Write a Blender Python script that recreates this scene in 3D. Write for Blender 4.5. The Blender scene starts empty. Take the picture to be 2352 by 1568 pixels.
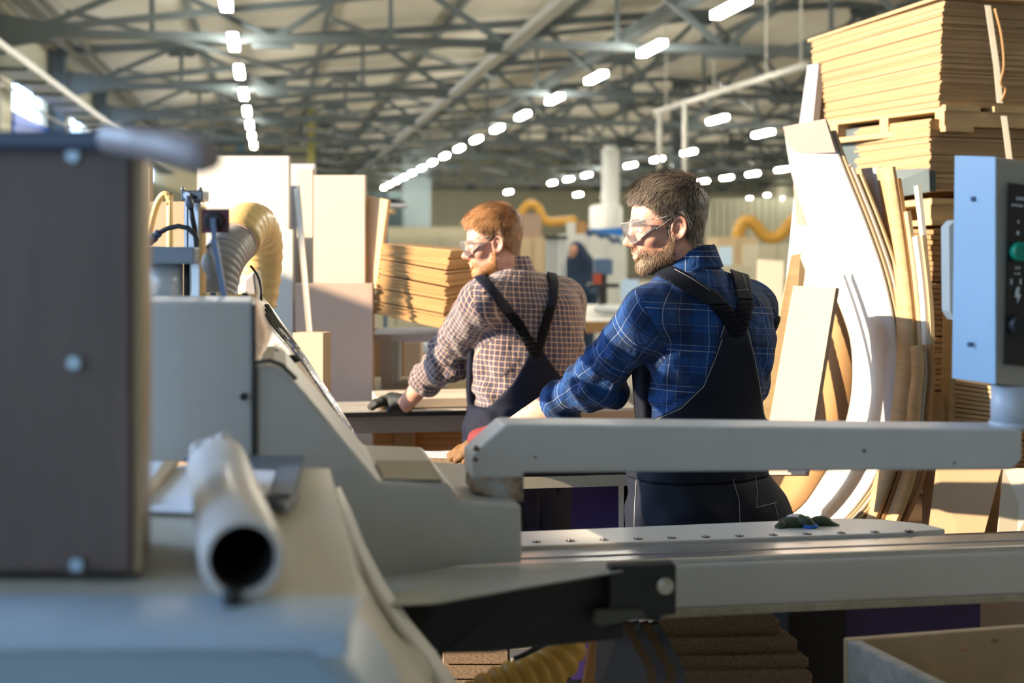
import bpy, bmesh, math, random
import numpy as np
from mathutils import Vector, Matrix
from mathutils.bvhtree import BVHTree

SC = bpy.context.scene
COL = SC.collection
F = 3267.0            # focal length in photograph pixels (50 mm on a 36 mm sensor)
EYE = 1.55            # camera height
HY = 563.0            # horizon row of the photograph
TH = math.atan(0.168) # the hall runs this much to the left of the view axis
CU = (math.cos(TH), math.sin(TH)); CV = (-math.sin(TH), math.cos(TH))

# ---------------------------------------------------------------- camera
cam_data = bpy.data.cameras.new('camera')
cam = bpy.data.objects.new('camera', cam_data); COL.objects.link(cam)
cam.location = (0, 0, EYE); cam.rotation_euler = (math.pi / 2, 0, 0)
cam_data.sensor_width = 36.0; cam_data.lens = 50.0
cam_data.shift_y = -(784 - HY) / 2352.0
cam_data.clip_start = 0.05; cam_data.clip_end = 300
cam_data.dof.use_dof = True; cam_data.dof.focus_distance = 3.55; cam_data.dof.aperture_fstop = 2.9
SC.camera = cam

# ---------------------------------------------------------------- world, sun, exposure
W = bpy.data.worlds.new('sky'); SC.world = W; W.use_nodes = True
nt = W.node_tree; nt.nodes.clear()
out = nt.nodes.new('ShaderNodeOutputWorld'); bg = nt.nodes.new('ShaderNodeBackground')
bg.inputs[0].default_value = (0.46, 0.67, 1.0, 1); bg.inputs[1].default_value = 8.0
nt.links.new(bg.outputs[0], out.inputs[0])
SUN_TRAVEL = Vector((0.90, 0.24, -0.32))
sd = bpy.data.lights.new('sun', 'SUN'); sd.energy = 12.5; sd.color = (1.0, 0.80, 0.56); sd.angle = math.radians(0.6)
sun = bpy.data.objects.new('sun', sd); COL.objects.link(sun)
sun.rotation_euler = SUN_TRAVEL.to_track_quat('-Z', 'Y').to_euler(); sun.location = (-20, 0, 15)
SC.view_settings.view_transform = 'Standard'; SC.view_settings.look = 'None'
SC.view_settings.gamma = 1.0; SC.view_settings.use_curve_mapping = False
SC.view_settings.exposure = 0.22
LAMP_EMIT = 115.0
cy = SC.cycles
try:
    cy.use_denoising = True; cy.max_bounces = 7; cy.diffuse_bounces = 4; cy.glossy_bounces = 3
    cy.transmission_bounces = 6; cy.transparent_max_bounces = 10; cy.sample_clamp_indirect = 6.0
    cy.caustics_reflective = False; cy.caustics_refractive = False
except Exception:
    pass

# ---------------------------------------------------------------- helpers
def P(px, py, Y):
    return Vector(((px - 1176) / F * Y, Y, EYE - (py - HY) / F * Y))
def PZ(px, py, Z):
    """point of the pixel on the horizontal plane at height Z"""
    Y = (EYE - Z) * F / (py - HY)
    return P(px, py, Y)
def H(a, b, z):
    return Vector((a * CU[0] + b * CV[0], a * CU[1] + b * CV[1], z))

MATS = {}
def mat(name, base, rough=0.6, metal=0.0, var=0.0, scale=8.0, bump=0.0, bscale=60.0, stretch=(1, 1, 1),
        base2=None, emit=None, estr=0.0, spec=0.5, alpha=None):
    if name in MATS: return MATS[name]
    m = bpy.data.materials.new(name); m.use_nodes = True
    n = m.node_tree.nodes; l = m.node_tree.links; b = n['Principled BSDF']
    b.inputs['Base Color'].default_value = (*base, 1); b.inputs['Roughness'].default_value = rough
    b.inputs['Metallic'].default_value = metal
    b.inputs['Specular IOR Level'].default_value = spec
    if var > 0 or bump > 0:
        tc = n.new('ShaderNodeTexCoord'); mp = n.new('ShaderNodeMapping'); mp.inputs['Scale'].default_value = stretch
        l.new(tc.outputs['Object'], mp.inputs[0])
    if var > 0:
        ns = n.new('ShaderNodeTexNoise'); ns.inputs['Scale'].default_value = scale; ns.inputs['Detail'].default_value = 5
        ns.inputs['Roughness'].default_value = 0.62
        rp = n.new('ShaderNodeValToRGB'); rp.color_ramp.elements[0].position = 0.3; rp.color_ramp.elements[1].position = 0.7
        c2 = base2 if base2 else tuple(c * (1 - var) for c in base)
        rp.color_ramp.elements[0].color = (*c2, 1); rp.color_ramp.elements[1].color = (*base, 1)
        l.new(mp.outputs[0], ns.inputs['Vector']); l.new(ns.outputs['Fac'], rp.inputs[0]); l.new(rp.outputs[0], b.inputs['Base Color'])
    if bump > 0:
        nb = n.new('ShaderNodeTexNoise'); nb.inputs['Scale'].default_value = bscale; nb.inputs['Detail'].default_value = 4
        bp = n.new('ShaderNodeBump'); bp.inputs['Strength'].default_value = bump; bp.inputs['Distance'].default_value = 0.004
        l.new(mp.outputs[0], nb.inputs['Vector']); l.new(nb.outputs['Fac'], bp.inputs['Height']); l.new(bp.outputs[0], b.inputs['Normal'])
    if emit:
        b.inputs['Emission Color'].default_value = (*emit, 1); b.inputs['Emission Strength'].default_value = estr
    if alpha is not None:
        b.inputs['Alpha'].default_value = alpha
    MATS[name] = m
    return m

def srgb(r, g, b):
    return tuple((c / 255 / 12.92) if c / 255 <= 0.04045 else ((c / 255 + 0.055) / 1.055) ** 2.4 for c in (r, g, b))

class MB:
    """collects polygons in world coordinates"""
    def __init__(s): s.v = []; s.f = []; s.smooth = []
    def add(s, vs, fs, smooth=False):
        o = len(s.v); s.v += [Vector(x) for x in vs]
        for f in fs: s.f.append([i + o for i in f]); s.smooth.append(smooth)
        return s
    def box(s, c, d, M=None):
        x, y, z = d[0] / 2, d[1] / 2, d[2] / 2
        vs = [Vector((i * x, j * y, k * z)) for i in (-1, 1) for j in (-1, 1) for k in (-1, 1)]
        if M is not None: vs = [M @ v for v in vs]
        vs = [v + Vector(c) for v in vs]
        return s.add(vs, [(0, 1, 3, 2), (4, 6, 7, 5), (0, 4, 5, 1), (2, 3, 7, 6), (0, 2, 6, 4), (1, 5, 7, 3)])
    def hbox(s, a0, a1, b0, b1, z0, z1):
        """box aligned with the hall"""
        vs = [H(a, b, z) for a in (a0, a1) for b in (b0, b1) for z in (z0, z1)]
        return s.add(vs, [(0, 1, 3, 2), (4, 6, 7, 5), (0, 4, 5, 1), (2, 3, 7, 6), (0, 2, 6, 4), (1, 5, 7, 3)])
    def prism(s, pts, ext):
        """polygon extruded by vector"""
        n = len(pts); ext = Vector(ext); pts = [Vector(p) for p in pts]
        vs = pts + [p + ext for p in pts]
        fs = [list(range(n)), list(range(2 * n - 1, n - 1, -1))] + [[(i + 1) % n, i, i + n, (i + 1) % n + n] for i in range(n)]
        return s.add(vs, fs)
    def beam(s, p, q, w, h, up=(0, 0, 1)):
        p = Vector(p); q = Vector(q); d = (q - p).normalized(); up = Vector(up)
        if abs(d.dot(up)) > 0.98: up = Vector((0, 1, 0))
        sd_ = d.cross(up).normalized(); u2 = sd_.cross(d).normalized()
        vs = []
        for c in (p, q):
            for i, j in ((-1, -1), (1, -1), (1, 1), (-1, 1)): vs.append(c + sd_ * (i * w / 2) + u2 * (j * h / 2))
        return s.add(vs, [(0, 3, 2, 1), (4, 5, 6, 7), (0, 1, 5, 4), (1, 2, 6, 5), (2, 3, 7, 6), (3, 0, 4, 7)])
    def tube(s, path, r, n=10, caps=True, ripple=None):
        path = [Vector(p) for p in path]; m = len(path)
        rs = [r] * m if not hasattr(r, '__len__') else list(r)
        t0 = (path[1] - path[0]).normalized()
        nrm = t0.orthogonal().normalized(); vs = []
        for i, p in enumerate(path):
            t = (path[min(i + 1, m - 1)] - path[max(i - 1, 0)]).normalized()
            nrm = (nrm - t * nrm.dot(t)).normalized(); bn = t.cross(nrm)
            for k in range(n):
                an = 2 * math.pi * k / n
                vs.append(p + (nrm * math.cos(an) + bn * math.sin(an)) * rs[i])
        fs = [[i * n + k, i * n + (k + 1) % n, (i + 1) * n + (k + 1) % n, (i + 1) * n + k] for i in range(m - 1) for k in range(n)]
        s.add(vs, fs, True)
        if caps:
            o = len(s.v) - m * n
            s.f.append([o + k for k in range(n)][::-1]); s.smooth.append(False)
            s.f.append([o + (m - 1) * n + k for k in range(n)]); s.smooth.append(False)
        return s
    def cyl(s, p, q, r, n=16): return s.tube([p, q], r, n)
    def ball(s, c, r, n=10, sc=(1, 1, 1)):
        c = Vector(c); vs = []; fs = []
        for i in range(n + 1):
            la = math.pi * i / n
            for k in range(n * 2):
                lo = math.pi * k / n
                vs.append(c + Vector((math.sin(la) * math.cos(lo) * sc[0], math.sin(la) * math.sin(lo) * sc[1], math.cos(la) * sc[2])) * r)
        for i in range(n):
            for k in range(n * 2):
                fs.append([i * 2 * n + k, (i + 1) * 2 * n + k, (i + 1) * 2 * n + (k + 1) % (2 * n), i * 2 * n + (k + 1) % (2 * n)])
        return s.add(vs, fs, True)
    def ribbon(s, A, B, t, smooth=True):
        """sheet between curve A and curve B with thickness vector(s) t"""
        A = [Vector(x) for x in A]; B = [Vector(x) for x in B]; n = len(A)
        T = []
        for i in range(n):
            d = (A[min(i + 1, n - 1)] - A[max(i - 1, 0)]); w = B[i] - A[i]
            T.append(d.cross(w).normalized() * t)
        vs = A + B + [a + T[i] for i, a in enumerate(A)] + [b + T[i] for i, b in enumerate(B)]
        fs = []
        sm = []
        for i in range(n - 1):
            fs += [[i, i + 1, n + i + 1, n + i], [2 * n + i, 3 * n + i, 3 * n + i + 1, 2 * n + i + 1],
                   [i, 2 * n + i, 2 * n + i + 1, i + 1], [n + i, n + i + 1, 3 * n + i + 1, 3 * n + i]]
            sm += [smooth, smooth, False, False]
        fs += [[0, n, 3 * n, 2 * n], [n - 1, 3 * n - 1, 4 * n - 1, 2 * n - 1]]; sm += [False, False]
        o = len(s.v); s.v += vs; s.f += [[i + o for i in f] for f in fs]; s.smooth += sm
        return s

ORG = {}
def _obj(name, mb, m, origin, bevel=0.0, bseg=2, mats=None, fidx=None):
    me = bpy.data.meshes.new(name)
    me.from_pydata([v - origin for v in mb.v], [], mb.f)
    for p, sm in zip(me.polygons, mb.smooth): p.use_smooth = sm
    me.update()
    bm = bmesh.new(); bm.from_mesh(me); bmesh.ops.recalc_face_normals(bm, faces=bm.faces); bm.to_mesh(me); bm.free()
    o = bpy.data.objects.new(name, me); COL.objects.link(o)
    if m is not None: me.materials.append(m)
    if bevel > 0:
        md = o.modifiers.new('bevel', 'BEVEL'); md.width = bevel; md.segments = bseg; md.limit_method = 'ANGLE'; md.angle_limit = math.radians(40)
    return o
def thing(name, label, cat, loc, group=None):
    o = bpy.data.objects.new(name, None); COL.objects.link(o); o.location = loc; o.empty_display_size = 0.1
    o['label'] = label; o['category'] = cat
    if group: o['group'] = group
    ORG[o] = Vector(loc); return o
def part(name, mb, m, parent, label=None, bevel=0.0, bseg=2, kind=None):
    o = _obj(name, mb, m, ORG[parent], bevel, bseg); o.parent = parent; ORG[o] = ORG[parent]
    if label: o['label'] = label
    if kind: o['kind'] = kind
    return o
def single(name, mb, m, label, cat, group=None, bevel=0.0, bseg=2, kind=None):
    lo = Vector((min(v.x for v in mb.v), min(v.y for v in mb.v), min(v.z for v in mb.v)))
    hi = Vector((max(v.x for v in mb.v), max(v.y for v in mb.v), max(v.z for v in mb.v)))
    og = Vector(((lo.x + hi.x) / 2, (lo.y + hi.y) / 2, lo.z))
    o = _obj(name, mb, m, og, bevel, bseg); o.location = og; ORG[o] = og
    o['label'] = label; o['category'] = cat
    if group: o['group'] = group
    if kind: o['kind'] = kind
    return o
def struct(name, mb, m, parent=None, bevel=0.0):
    if parent is not None: return part(name, mb, m, parent, bevel=bevel)
    o = _obj(name, mb, m, Vector((0, 0, 0)), bevel); ORG[o] = Vector((0, 0, 0)); o['kind'] = 'structure'
    return o
def copy_tree(o, parent=None):
    c = o.copy(); COL.objects.link(c)
    if parent is not None: c.parent = parent
    for ch in list(o.children): copy_tree(ch, c)
    return c

# ---------------------------------------------------------------- materials
M_PAINT = mat('machine_paint', (0.57, 0.565, 0.53), 0.42, var=0.08, scale=5)
M_PAINT_L = mat('machine_paint_pale', (0.56, 0.57, 0.54), 0.4, var=0.06, scale=6)
M_BLUE = mat('daylit_machine_blue', (0.38, 0.57, 0.76), 0.45, var=0.05, scale=4)  # pale blue paint with some cool daylight put into the colour
M_BLUEG = mat('machine_blue_grey', (0.27, 0.37, 0.43), 0.45, var=0.05, scale=4)
M_CREAM = mat('hood_cream', (0.52, 0.49, 0.40), 0.5, var=0.08, scale=6)
M_DARK = mat('dark_paint', (0.016, 0.019, 0.020), 0.45)
M_BLACK = mat('black_rubber', (0.01, 0.01, 0.012), 0.5)
M_ALU = mat('aluminium', (0.66, 0.67, 0.68), 0.32, 0.85, var=0.1, scale=30)
M_STEEL = mat('steel', (0.5, 0.5, 0.5), 0.3, 1.0)
M_TABLE = mat('table_top_plate', (0.62, 0.60, 0.56), 0.4, var=0.06, scale=10)
M_PURPLE = mat('machine_purple', (0.035, 0.018, 0.11), 0.4)
M_MDF = mat('mdf', (0.46, 0.32, 0.19), 0.75, var=0.1, scale=4, bump=0.05)
M_MDFP = mat('pink_fibreboard', (0.40, 0.285, 0.215), 0.75, var=0.06, scale=3)
M_MDFD = mat('brown_fibreboard', (0.40, 0.22, 0.09), 0.8, var=0.15, scale=3)
M_WHITE = mat('white_laminate', (0.64, 0.63, 0.58), 0.5, var=0.03, scale=3)
M_PANW = mat('panel_white', (0.45, 0.43, 0.38), 0.5, var=0.03, scale=3)
M_PANC = mat('panel_cream', (0.44, 0.38, 0.30), 0.5, var=0.03, scale=3)
M_CREAMB = mat('cream_laminate', (0.56, 0.50, 0.40), 0.5, var=0.03, scale=3)
M_GREYB = mat('grey_laminate', (0.42, 0.42, 0.46), 0.45, var=0.05, scale=3)
M_EDGE = mat('board_edge', (0.50, 0.36, 0.20), 0.8, var=0.12, scale=20)
M_CARD = mat('cardboard', (0.46, 0.31, 0.165), 0.85, var=0.18, scale=2.5, stretch=(1, 1, 16))
M_CARD2 = mat('cardboard_dark', (0.36, 0.20, 0.085), 0.85, var=0.3, scale=2.5, stretch=(1, 1, 16))
M_PINE = mat('pine', (0.52, 0.36, 0.18), 0.7, var=0.25, scale=3, stretch=(1, 1, 12))
M_PINEO = mat('orange_pine', (0.48, 0.22, 0.07), 0.7, var=0.35, scale=4, stretch=(1, 1, 14))
M_CARDO = mat('cardboard_orange', (0.50, 0.275, 0.10), 0.85, var=0.2, scale=2.5, stretch=(1, 1, 16))
M_FILM = mat('grey_stretch_film', (0.10, 0.13, 0.14), 0.35, var=0.2, scale=14, bump=0.3, bscale=25)
M_STRAP = mat('white_strap', (0.72, 0.68, 0.56), 0.5)
M_TRUSS = mat('truss_steel', (0.11, 0.14, 0.155), 0.5, var=0.2, scale=2)
M_WALL = mat('wall_cream', (0.50, 0.50, 0.38), 0.7, var=0.05, scale=0.5)
M_ROOF = mat('roof_panel', (0.60, 0.58, 0.50), 0.6, var=0.15, scale=0.6)
M_FLOOR = mat('concrete_floor', (0.42, 0.39, 0.33), 0.6, var=0.25, scale=1.5)
M_TUBE = mat('lamp_tube', (0.9, 0.9, 0.9), 0.4, emit=(1.0, 0.93, 0.78), estr=LAMP_EMIT)
M_ORANGE = mat('orange_hose', (0.62, 0.34, 0.05), 0.5, var=0.15, scale=5)

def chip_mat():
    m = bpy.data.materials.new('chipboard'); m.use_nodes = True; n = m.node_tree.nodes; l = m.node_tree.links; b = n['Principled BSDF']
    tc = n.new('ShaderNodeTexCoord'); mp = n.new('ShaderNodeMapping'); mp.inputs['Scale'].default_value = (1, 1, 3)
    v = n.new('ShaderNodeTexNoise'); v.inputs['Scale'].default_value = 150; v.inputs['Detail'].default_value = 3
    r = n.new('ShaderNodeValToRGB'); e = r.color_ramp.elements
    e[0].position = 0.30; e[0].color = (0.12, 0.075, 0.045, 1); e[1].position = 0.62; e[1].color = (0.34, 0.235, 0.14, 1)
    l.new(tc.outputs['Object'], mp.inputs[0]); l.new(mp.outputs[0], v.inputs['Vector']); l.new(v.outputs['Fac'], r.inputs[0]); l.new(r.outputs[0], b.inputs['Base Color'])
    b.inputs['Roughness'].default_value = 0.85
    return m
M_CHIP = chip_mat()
# ================================================================ THE SETTING
AW, AE, B0, B1 = -3.75, 24.0, -7.0, 70.0
def roof_z(a): return 4.98 + 0.085 * (a - AW) if a < 10.5 else 4.98 + 0.085 * (10.5 - AW) - 0.085 * (a - 10.5)
floor = struct('floor', MB().hbox(AW - .3, AE + .3, B0, B1, -0.2, 0), M_FLOOR)
# roof: a thin deck with sandwich panels under it
dk = MB()
for a0, a1 in ((AW - .3, 10.5), (10.5, AE + .3)):
    dk.prism([H(a0, B0, roof_z(a0) + .12), H(a1, B0, roof_z(a1) + .12), H(a1, B1 + .3, roof_z(a1) + .12), H(a0, B1 + .3, roof_z(a0) + .12)], (0, 0, .1))
ceiling = struct('ceiling', dk, M_ROOF)
for i in range(12):
    for j in range(13):
        a0 = AW + i * 2.3125; a1 = a0 + 2.29; b0 = B0 + j * 6 + .01; b1 = b0 + 5.97
        mb = MB().prism([H(a0, b0, roof_z(a0) + .02), H(a1, b0, roof_z(a1) + .02), H(a1, b1, roof_z(a1) + .02), H(a0, b1, roof_z(a0) + .02)], (0, 0, .1))
        struct('roof_panel', mb, M_ROOF, ceiling)
for i in range(13):       # purlins along the hall, under the panels
    a = AW + .35 + i * 2.15
    if a > AE: break
    struct('purlin', MB().beam(H(a, B0, roof_z(a) - .06), H(a, B1, roof_z(a) - .06), .07, .14), M_TRUSS, ceiling)

# left wall with real openings (a = AW)
def wall_a(mb, a, b0, b1, z0, z1, t=.2): mb.hbox(a - t, a, b0, b1, z0, z1)
wl = MB()
OPEN = [(-6.2, -3.6, 1.0, 4.5), (-2.9, -0.2, 1.0, 4.5), (0.1, 2.05, 1.0, 4.5),   # daylight windows beside the camera
        (2.15, 2.60, 2.40, 2.80), (2.75, 5.16, 1.35, 4.95), (5.17, 9.2, 2.70, 4.95)]                      # unseen sun openings; narrow one and high sill shaped to place the light
b = 20.6
WB = []
for k in range(8):
    OPEN.append((b + k * 6 + 1.1, b + k * 6 + 4.2, 3.50, 4.45))
cur = B0
for (b0, b1, z0, z1) in OPEN:
    wall_a(wl, AW, cur, b0, 0, 5.1); wall_a(wl, AW, b0, b1, 0, z0); wall_a(wl, AW, b0, b1, z1, 5.1); cur = b1
wall_a(wl, AW, cur, B1, 0, 5.1)
wall_left = struct('wall_left', wl, M_WALL)
wall_right = struct('wall_right', MB().hbox(AE, AE + .2, B0, B1, 0, 5.2), M_WALL)
we = MB().hbox(AW, AE, B1, B1 + .2, 0, 6.6)
wall_end = struct('wall_end', we, M_WALL)
for i in range(23):
    struct('panel', MB().hbox(AW + i * 1.2 + .02, AW + i * 1.2 + 1.18, B1 - .05, B1 + .01, .05, 6.4), M_WALL, wall_end)
struct('wall_back', MB().hbox(AW, AE, B0 - .2, B0, 0, 6.6), M_WALL)
# an added, unseen block outside that keeps the low sun off the first windows
nb = MB().hbox(-11.5, -9.5, -16, 1.7, 0, 8.4)
struct('exterior_sun_block', nb, mat('sun_block_grey', (0.5, 0.5, 0.5), 0.9))
gm = mat('outside_ground', (0.25, 0.25, 0.24), 0.9)
struct('exterior_ground_outside', MB().hbox(-40, AW - .4, -30, 90, -.3, -.05), gm)
# window frames + blinds
M_FRAME = mat('window_frame', (0.55, 0.56, 0.56), 0.5)
M_BLIND = mat('blind_slat', (0.85, 0.88, 0.9), 0.6, emit=(0.75, 0.88, 1.0), estr=0.0)
for k, (b0, b1, z0, z1) in enumerate(OPEN):
    fr = MB()
    fr.hbox(AW - .14, AW - .06, b0, b0 + .03, z0, z1).hbox(AW - .14, AW - .06, b1 - .03, b1, z0, z1)
    fr.hbox(AW - .14, AW - .06, b0, b1, z0, z0 + .06).hbox(AW - .14, AW - .06, b0, b1, z1 - .06, z1)
    w = struct('window_%d' % (k + 1), fr, M_FRAME)
    if 6 <= k <= 8:
        n = 7
        for j in range(n):
            bb = b0 + .12 + (b1 - b0 - .24) * (j + .5) / n
            struct('blind_slat', MB().hbox(AW - .03, AW - .02, bb - .03, bb + .03, z0 + .06, z1 - .06), M_BLIND, w)
        struct('sill', MB().hbox(AW - .02, AW + .04, b0 - .1, b1 + .1, z0 - .6, z0 - .01), mat('blue_sill', (0.0, 0.12, 0.75), .4), w)
# partition wall of an office block at the end of the left aisle
struct('wall_partition', MB().hbox(AW, 1.2, 46, 46.2, 0, 4.75), M_WALL)
pt = thing('office_window', 'row of three pale blue square panes high on the far left partition wall', 'window', H(-1.6, 45.95, 4.2))
for k in range(3):
    c = P(408 + k * 64, 334, 45.2)
    part('pane', MB().box(c, (.75, .06, .75)), mat('blue_glass', (0.22, 0.40, 0.62), .2), pt)
    part('frame', MB().box(c + Vector((0, .06, 0)), (.82, .06, .82)), M_FRAME, pt)

# ---------------------------------------------------------------- roof trusses, every 6 m
def truss_parts(full=True):
    zb, zt = EYE + 2.72, lambda a: roof_z(a) - .17
    L = []
    a0, a1 = AW + .15, AE - .2
    L.append(('bottom_chord', H(a0, 0, zb), H(a1, 0, zb), .12, .11))
    L.append(('top_chord', H(a0, 0, zt(a0)), H(10.5, 0, zt(10.5)), .14, .13)); L.append(('top_chord', H(10.5, 0, zt(10.5)), H(a1, 0, zt(a1)), .14, .13))
    L.append(('middle_chord', H(a0 + .6, 0, zb + .05), H(7.6, 0, zt(7.6) - .1), .09, .09))
    nodes = [a0 + .5 + i * 1.55 for i in range(18)]
    for i, a in enumerate(nodes):
        if a > a1: break
        if i % 2 == 0:
            if i + 1 < len(nodes) and nodes[i + 1] < a1: L.append(('diagonal', H(a, 0, zb), H(nodes[i + 1], 0, zt(nodes[i + 1])), .08, .08))
        else:
            if i + 1 < len(nodes) and nodes[i + 1] < a1: L.append(('diagonal', H(a, 0, zt(a)), H(nodes[i + 1], 0, zb), .08, .08))
            L.append(('upright', H(a, 0, zb), H(a, 0, zt(a)), .06, .06))
    return L, nodes
def make_truss(b, label, group=None):
    t = thing('roof_truss', label, 'roof truss', H(0, b, EYE + 2.6), group)
    L, nodes = truss_parts(); off = Vector((CV[0] * b, CV[1] * b, 0))
    for nm, p, q, w, h in L: part(nm, MB().beam(p + off, q + off, w, h), M_TRUSS, t)
    for i, a in enumerate(nodes):
        if a > AE - .3: break
        z = EYE + 2.72 if i % 2 == 0 else roof_z(a) - .2
        c = H(a, b, z)
        part('gusset_plate', MB().prism([c + H(-.28, .07, -.12), c + H(.28, .07, -.12), c + H(.22, .07, .16), c + H(-.22, .07, .16)] if i % 2 == 0 else
                                        [c + H(-.22, .07, -.18), c + H(.22, .07, -.18), c + H(.3, .07, .1), c + H(-.3, .07, .1)], H(0, .02, 0)), M_TRUSS, t)
    return t
TB = [19.0 + 6 * k for k in range(9)]
tr_labels = ['grey steel roof truss nearest the camera, crossing the top of the picture',
             'second grey steel roof truss, just behind the nearest one',
             'third grey steel roof truss, seen under the second one']
t1 = make_truss(19.0, tr_labels[0])
for k, b in enumerate(TB[1:]):
    c = copy_tree(t1); c.location = Vector(t1.location) + Vector((CV[0] * (b - 19), CV[1] * (b - 19), 0))
    if k < 2: c['label'] = tr_labels[k + 1]
    else: c['label'] = ['fourth', 'fifth', 'sixth', 'seventh', 'eighth', 'ninth'][k - 2] + ' steel roof truss counted from the camera, in the blurred far tangle'
    c['group'] = 'steel roof trusses'
# columns at the left wall under the truss ends, and a tie beam at the wall head
for k, b in enumerate(TB[:4]):
    col = MB()
    for z0, z1, w, d in ((0, EYE + 3.3, .03, .24),): col.hbox(AW + .02, AW + .05, b - .14, b + .14, z0, z1).hbox(AW + .27, AW + .3, b - .14, b + .14, z0, z1).hbox(AW + .05, AW + .27, b - .02, b + .02, z0, z1)
    o = single('steel_column', col, M_TRUSS, ['dark steel column at the left wall beneath the nearest roof truss', 'dark steel column at the left wall beneath the second roof truss',
        'dark steel column at the left wall beneath the third roof truss', 'dark steel column at the left wall beneath the fourth roof truss'][k], 'column', 'steel columns along the left wall')
# wall-head bracket per column
for k, b in enumerate(TB[:4]):
    mb = MB().prism([H(AW + .3, b - .05, EYE + 2.5), H(AW + 1.0, b - .05, EYE + 2.66), H(AW + 1.0, b - .05, EYE + 2.86), H(AW + .3, b - .05, EYE + 2.95)], H(0, .1, 0))
    single('truss_bracket', mb, M_TRUSS, 'steel bracket plate joining the %s truss end to its wall column' % ['nearest', 'second', 'third', 'fourth'][k], 'bracket', 'truss end brackets on the left wall')
# longitudinal ties between trusses
tie = MB().beam(H(3.14, 15, EYE + 2.68), H(3.14, 68, EYE + 2.68), .16, .10)
single('tie_beam', tie, mat('pale_steel', (0.42, 0.44, 0.44), .5), 'pale grey tie beam running lengthwise under the trusses in mid picture', 'beam')
tie = MB().beam(H(5.6, 15, EYE + 3.35), H(5.6, 58, EYE + 3.35), .22, .16)
single('ridge_beam', tie, M_TRUSS, 'dark lengthwise beam high under the roof right of the pale tie beam', 'beam')
tie = MB().beam(H(AW + .45, 14, EYE + 3.2), H(AW + .45, 46, EYE + 3.2), .07, .08).beam(H(AW + .7, 14, EYE + 3.28), H(AW + .7, 46, EYE + 3.28), .07, .08)
single('eaves_beam', tie, mat('brown_steel', (0.10, 0.09, 0.065), .6), 'twin brown eaves rails running away along the left wall head', 'beam')
# cross bracing between lower chords
for k, b in enumerate(TB[:7]):
    for j, (a0, a1) in enumerate(((-2.6, .62), (.76, 3.9), (8, 11), (14, 17))):
        if k == 4 and j == 0: continue
        NTH = ['nearest', 'second', 'third', 'fourth', 'fifth', 'sixth', 'seventh', 'eighth']
        mb = MB().beam(H(a0, b, EYE + 3.0), H(a1, b + 6, EYE + 2.95), .06, .06)
        o = single('brace_rod', mb, M_TRUSS, 'thin diagonal bracing rod from %s to %s roof truss, %s' % (NTH[k], NTH[k + 1], ['over left aisle', 'beside pale tie beam', 'right of middle lamps', 'far right'][j]), 'brace', 'diagonal bracing rods between the roof trusses')
# cable tray along the left wall
tray = thing('cable_tray', 'pale perforated cable tray running away along the left wall', 'cable tray', H(-3.2, 20, EYE + 2.2))
part('tray_floor', MB().hbox(-3.42, -2.98, 9, 45, EYE + 2.19, EYE + 2.20), mat('tray_zinc', (0.60, 0.68, 0.74), .4, .0, var=.4, scale=6), tray)
part('tray_side', MB().hbox(-3.44, -3.42, 9, 45, EYE + 2.19, EYE + 2.27), M_FRAME, tray); part('tray_side', MB().hbox(-2.98, -2.96, 9, 45, EYE + 2.19, EYE + 2.27), M_FRAME, tray)
for k in range(24):
    part('rung', MB().hbox(-3.42, -2.98, 9.3 + k * 1.5, 9.36 + k * 1.5, EYE + 2.15, EYE + 2.19), M_TRUSS, tray)
pth = []
for k in range(13):
    s = k / 12; pth.append(H(-3.35 + .2 * s, 17.2 + 10.5 * s, EYE + 2.165 - .28 * math.sin(math.pi * s)))
single('hanging_cable', MB().tube(pth, .018, 6), mat('grey_cable', (.3, .28, .28), .6), 'thin grey cable sagging below the cable tray in front of the bright window', 'cable')

# ---------------------------------------------------------------- lamps
def make_lamp(p, label, group):
    t = thing('ceiling_lamp', label, 'ceiling lamp', p, group)
    part("housing", _shift(MB().hbox(-.055, .055, -.55, .55, .04, .08), p), M_FRAME, t)
    part('tube', _shift(MB().hbox(-.055, .055, -.53, .53, -.03, .04), p), M_TUBE, t)
    return t
def _shift(mb, p):
    mb.v = [v + Vector(p) for v in mb.v]; return mb
rows = {'left': (-.5, 2.6, [15.1 + 3.15 * k for k in range(8)]),
        'middle': (4.95, 2.6, [15.6 + 3.25 * k for k in range(0, 16)]),
        'third': (11.5, 2.6, [39.9 + 3.25 * k for k in range(7)]),
        'fourth': (17.3, 2.6, [49.0 + 3.0 * k for k in range(4)])}
first = None
ords = ['nearest', 'second', 'third', 'fourth', 'fifth', 'sixth', 'seventh', 'eighth', 'ninth', 'tenth', 'eleventh', 'twelfth', 'thirteenth', 'fourteenth', 'fifteenth', 'sixteenth']
LEAD = {'left': 'row of lamps over the left aisle', 'middle': 'long middle row of lamps', 'third': 'row of lamps right of the middle row', 'fourth': 'rightmost row of lamps'}
for rn, (a, h, bs) in rows.items():
    for k, b in enumerate(bs):
        # b is the depth Y measured from the photograph; turn it into the hall's own length
        Y = b; bb = (Y - a * CU[1]) / CV[1]
        p = H(a, bb, EYE + h)
        lab = 'glowing white tube lamp, %s in the %s' % (ords[k], LEAD[rn]); grp = 'ceiling lamps, ' + LEAD[rn]
        if first is None: first = make_lamp(p, lab, grp)
        else:
            c = copy_tree(first); c.location = p; c['label'] = lab; c['group'] = grp
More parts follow.
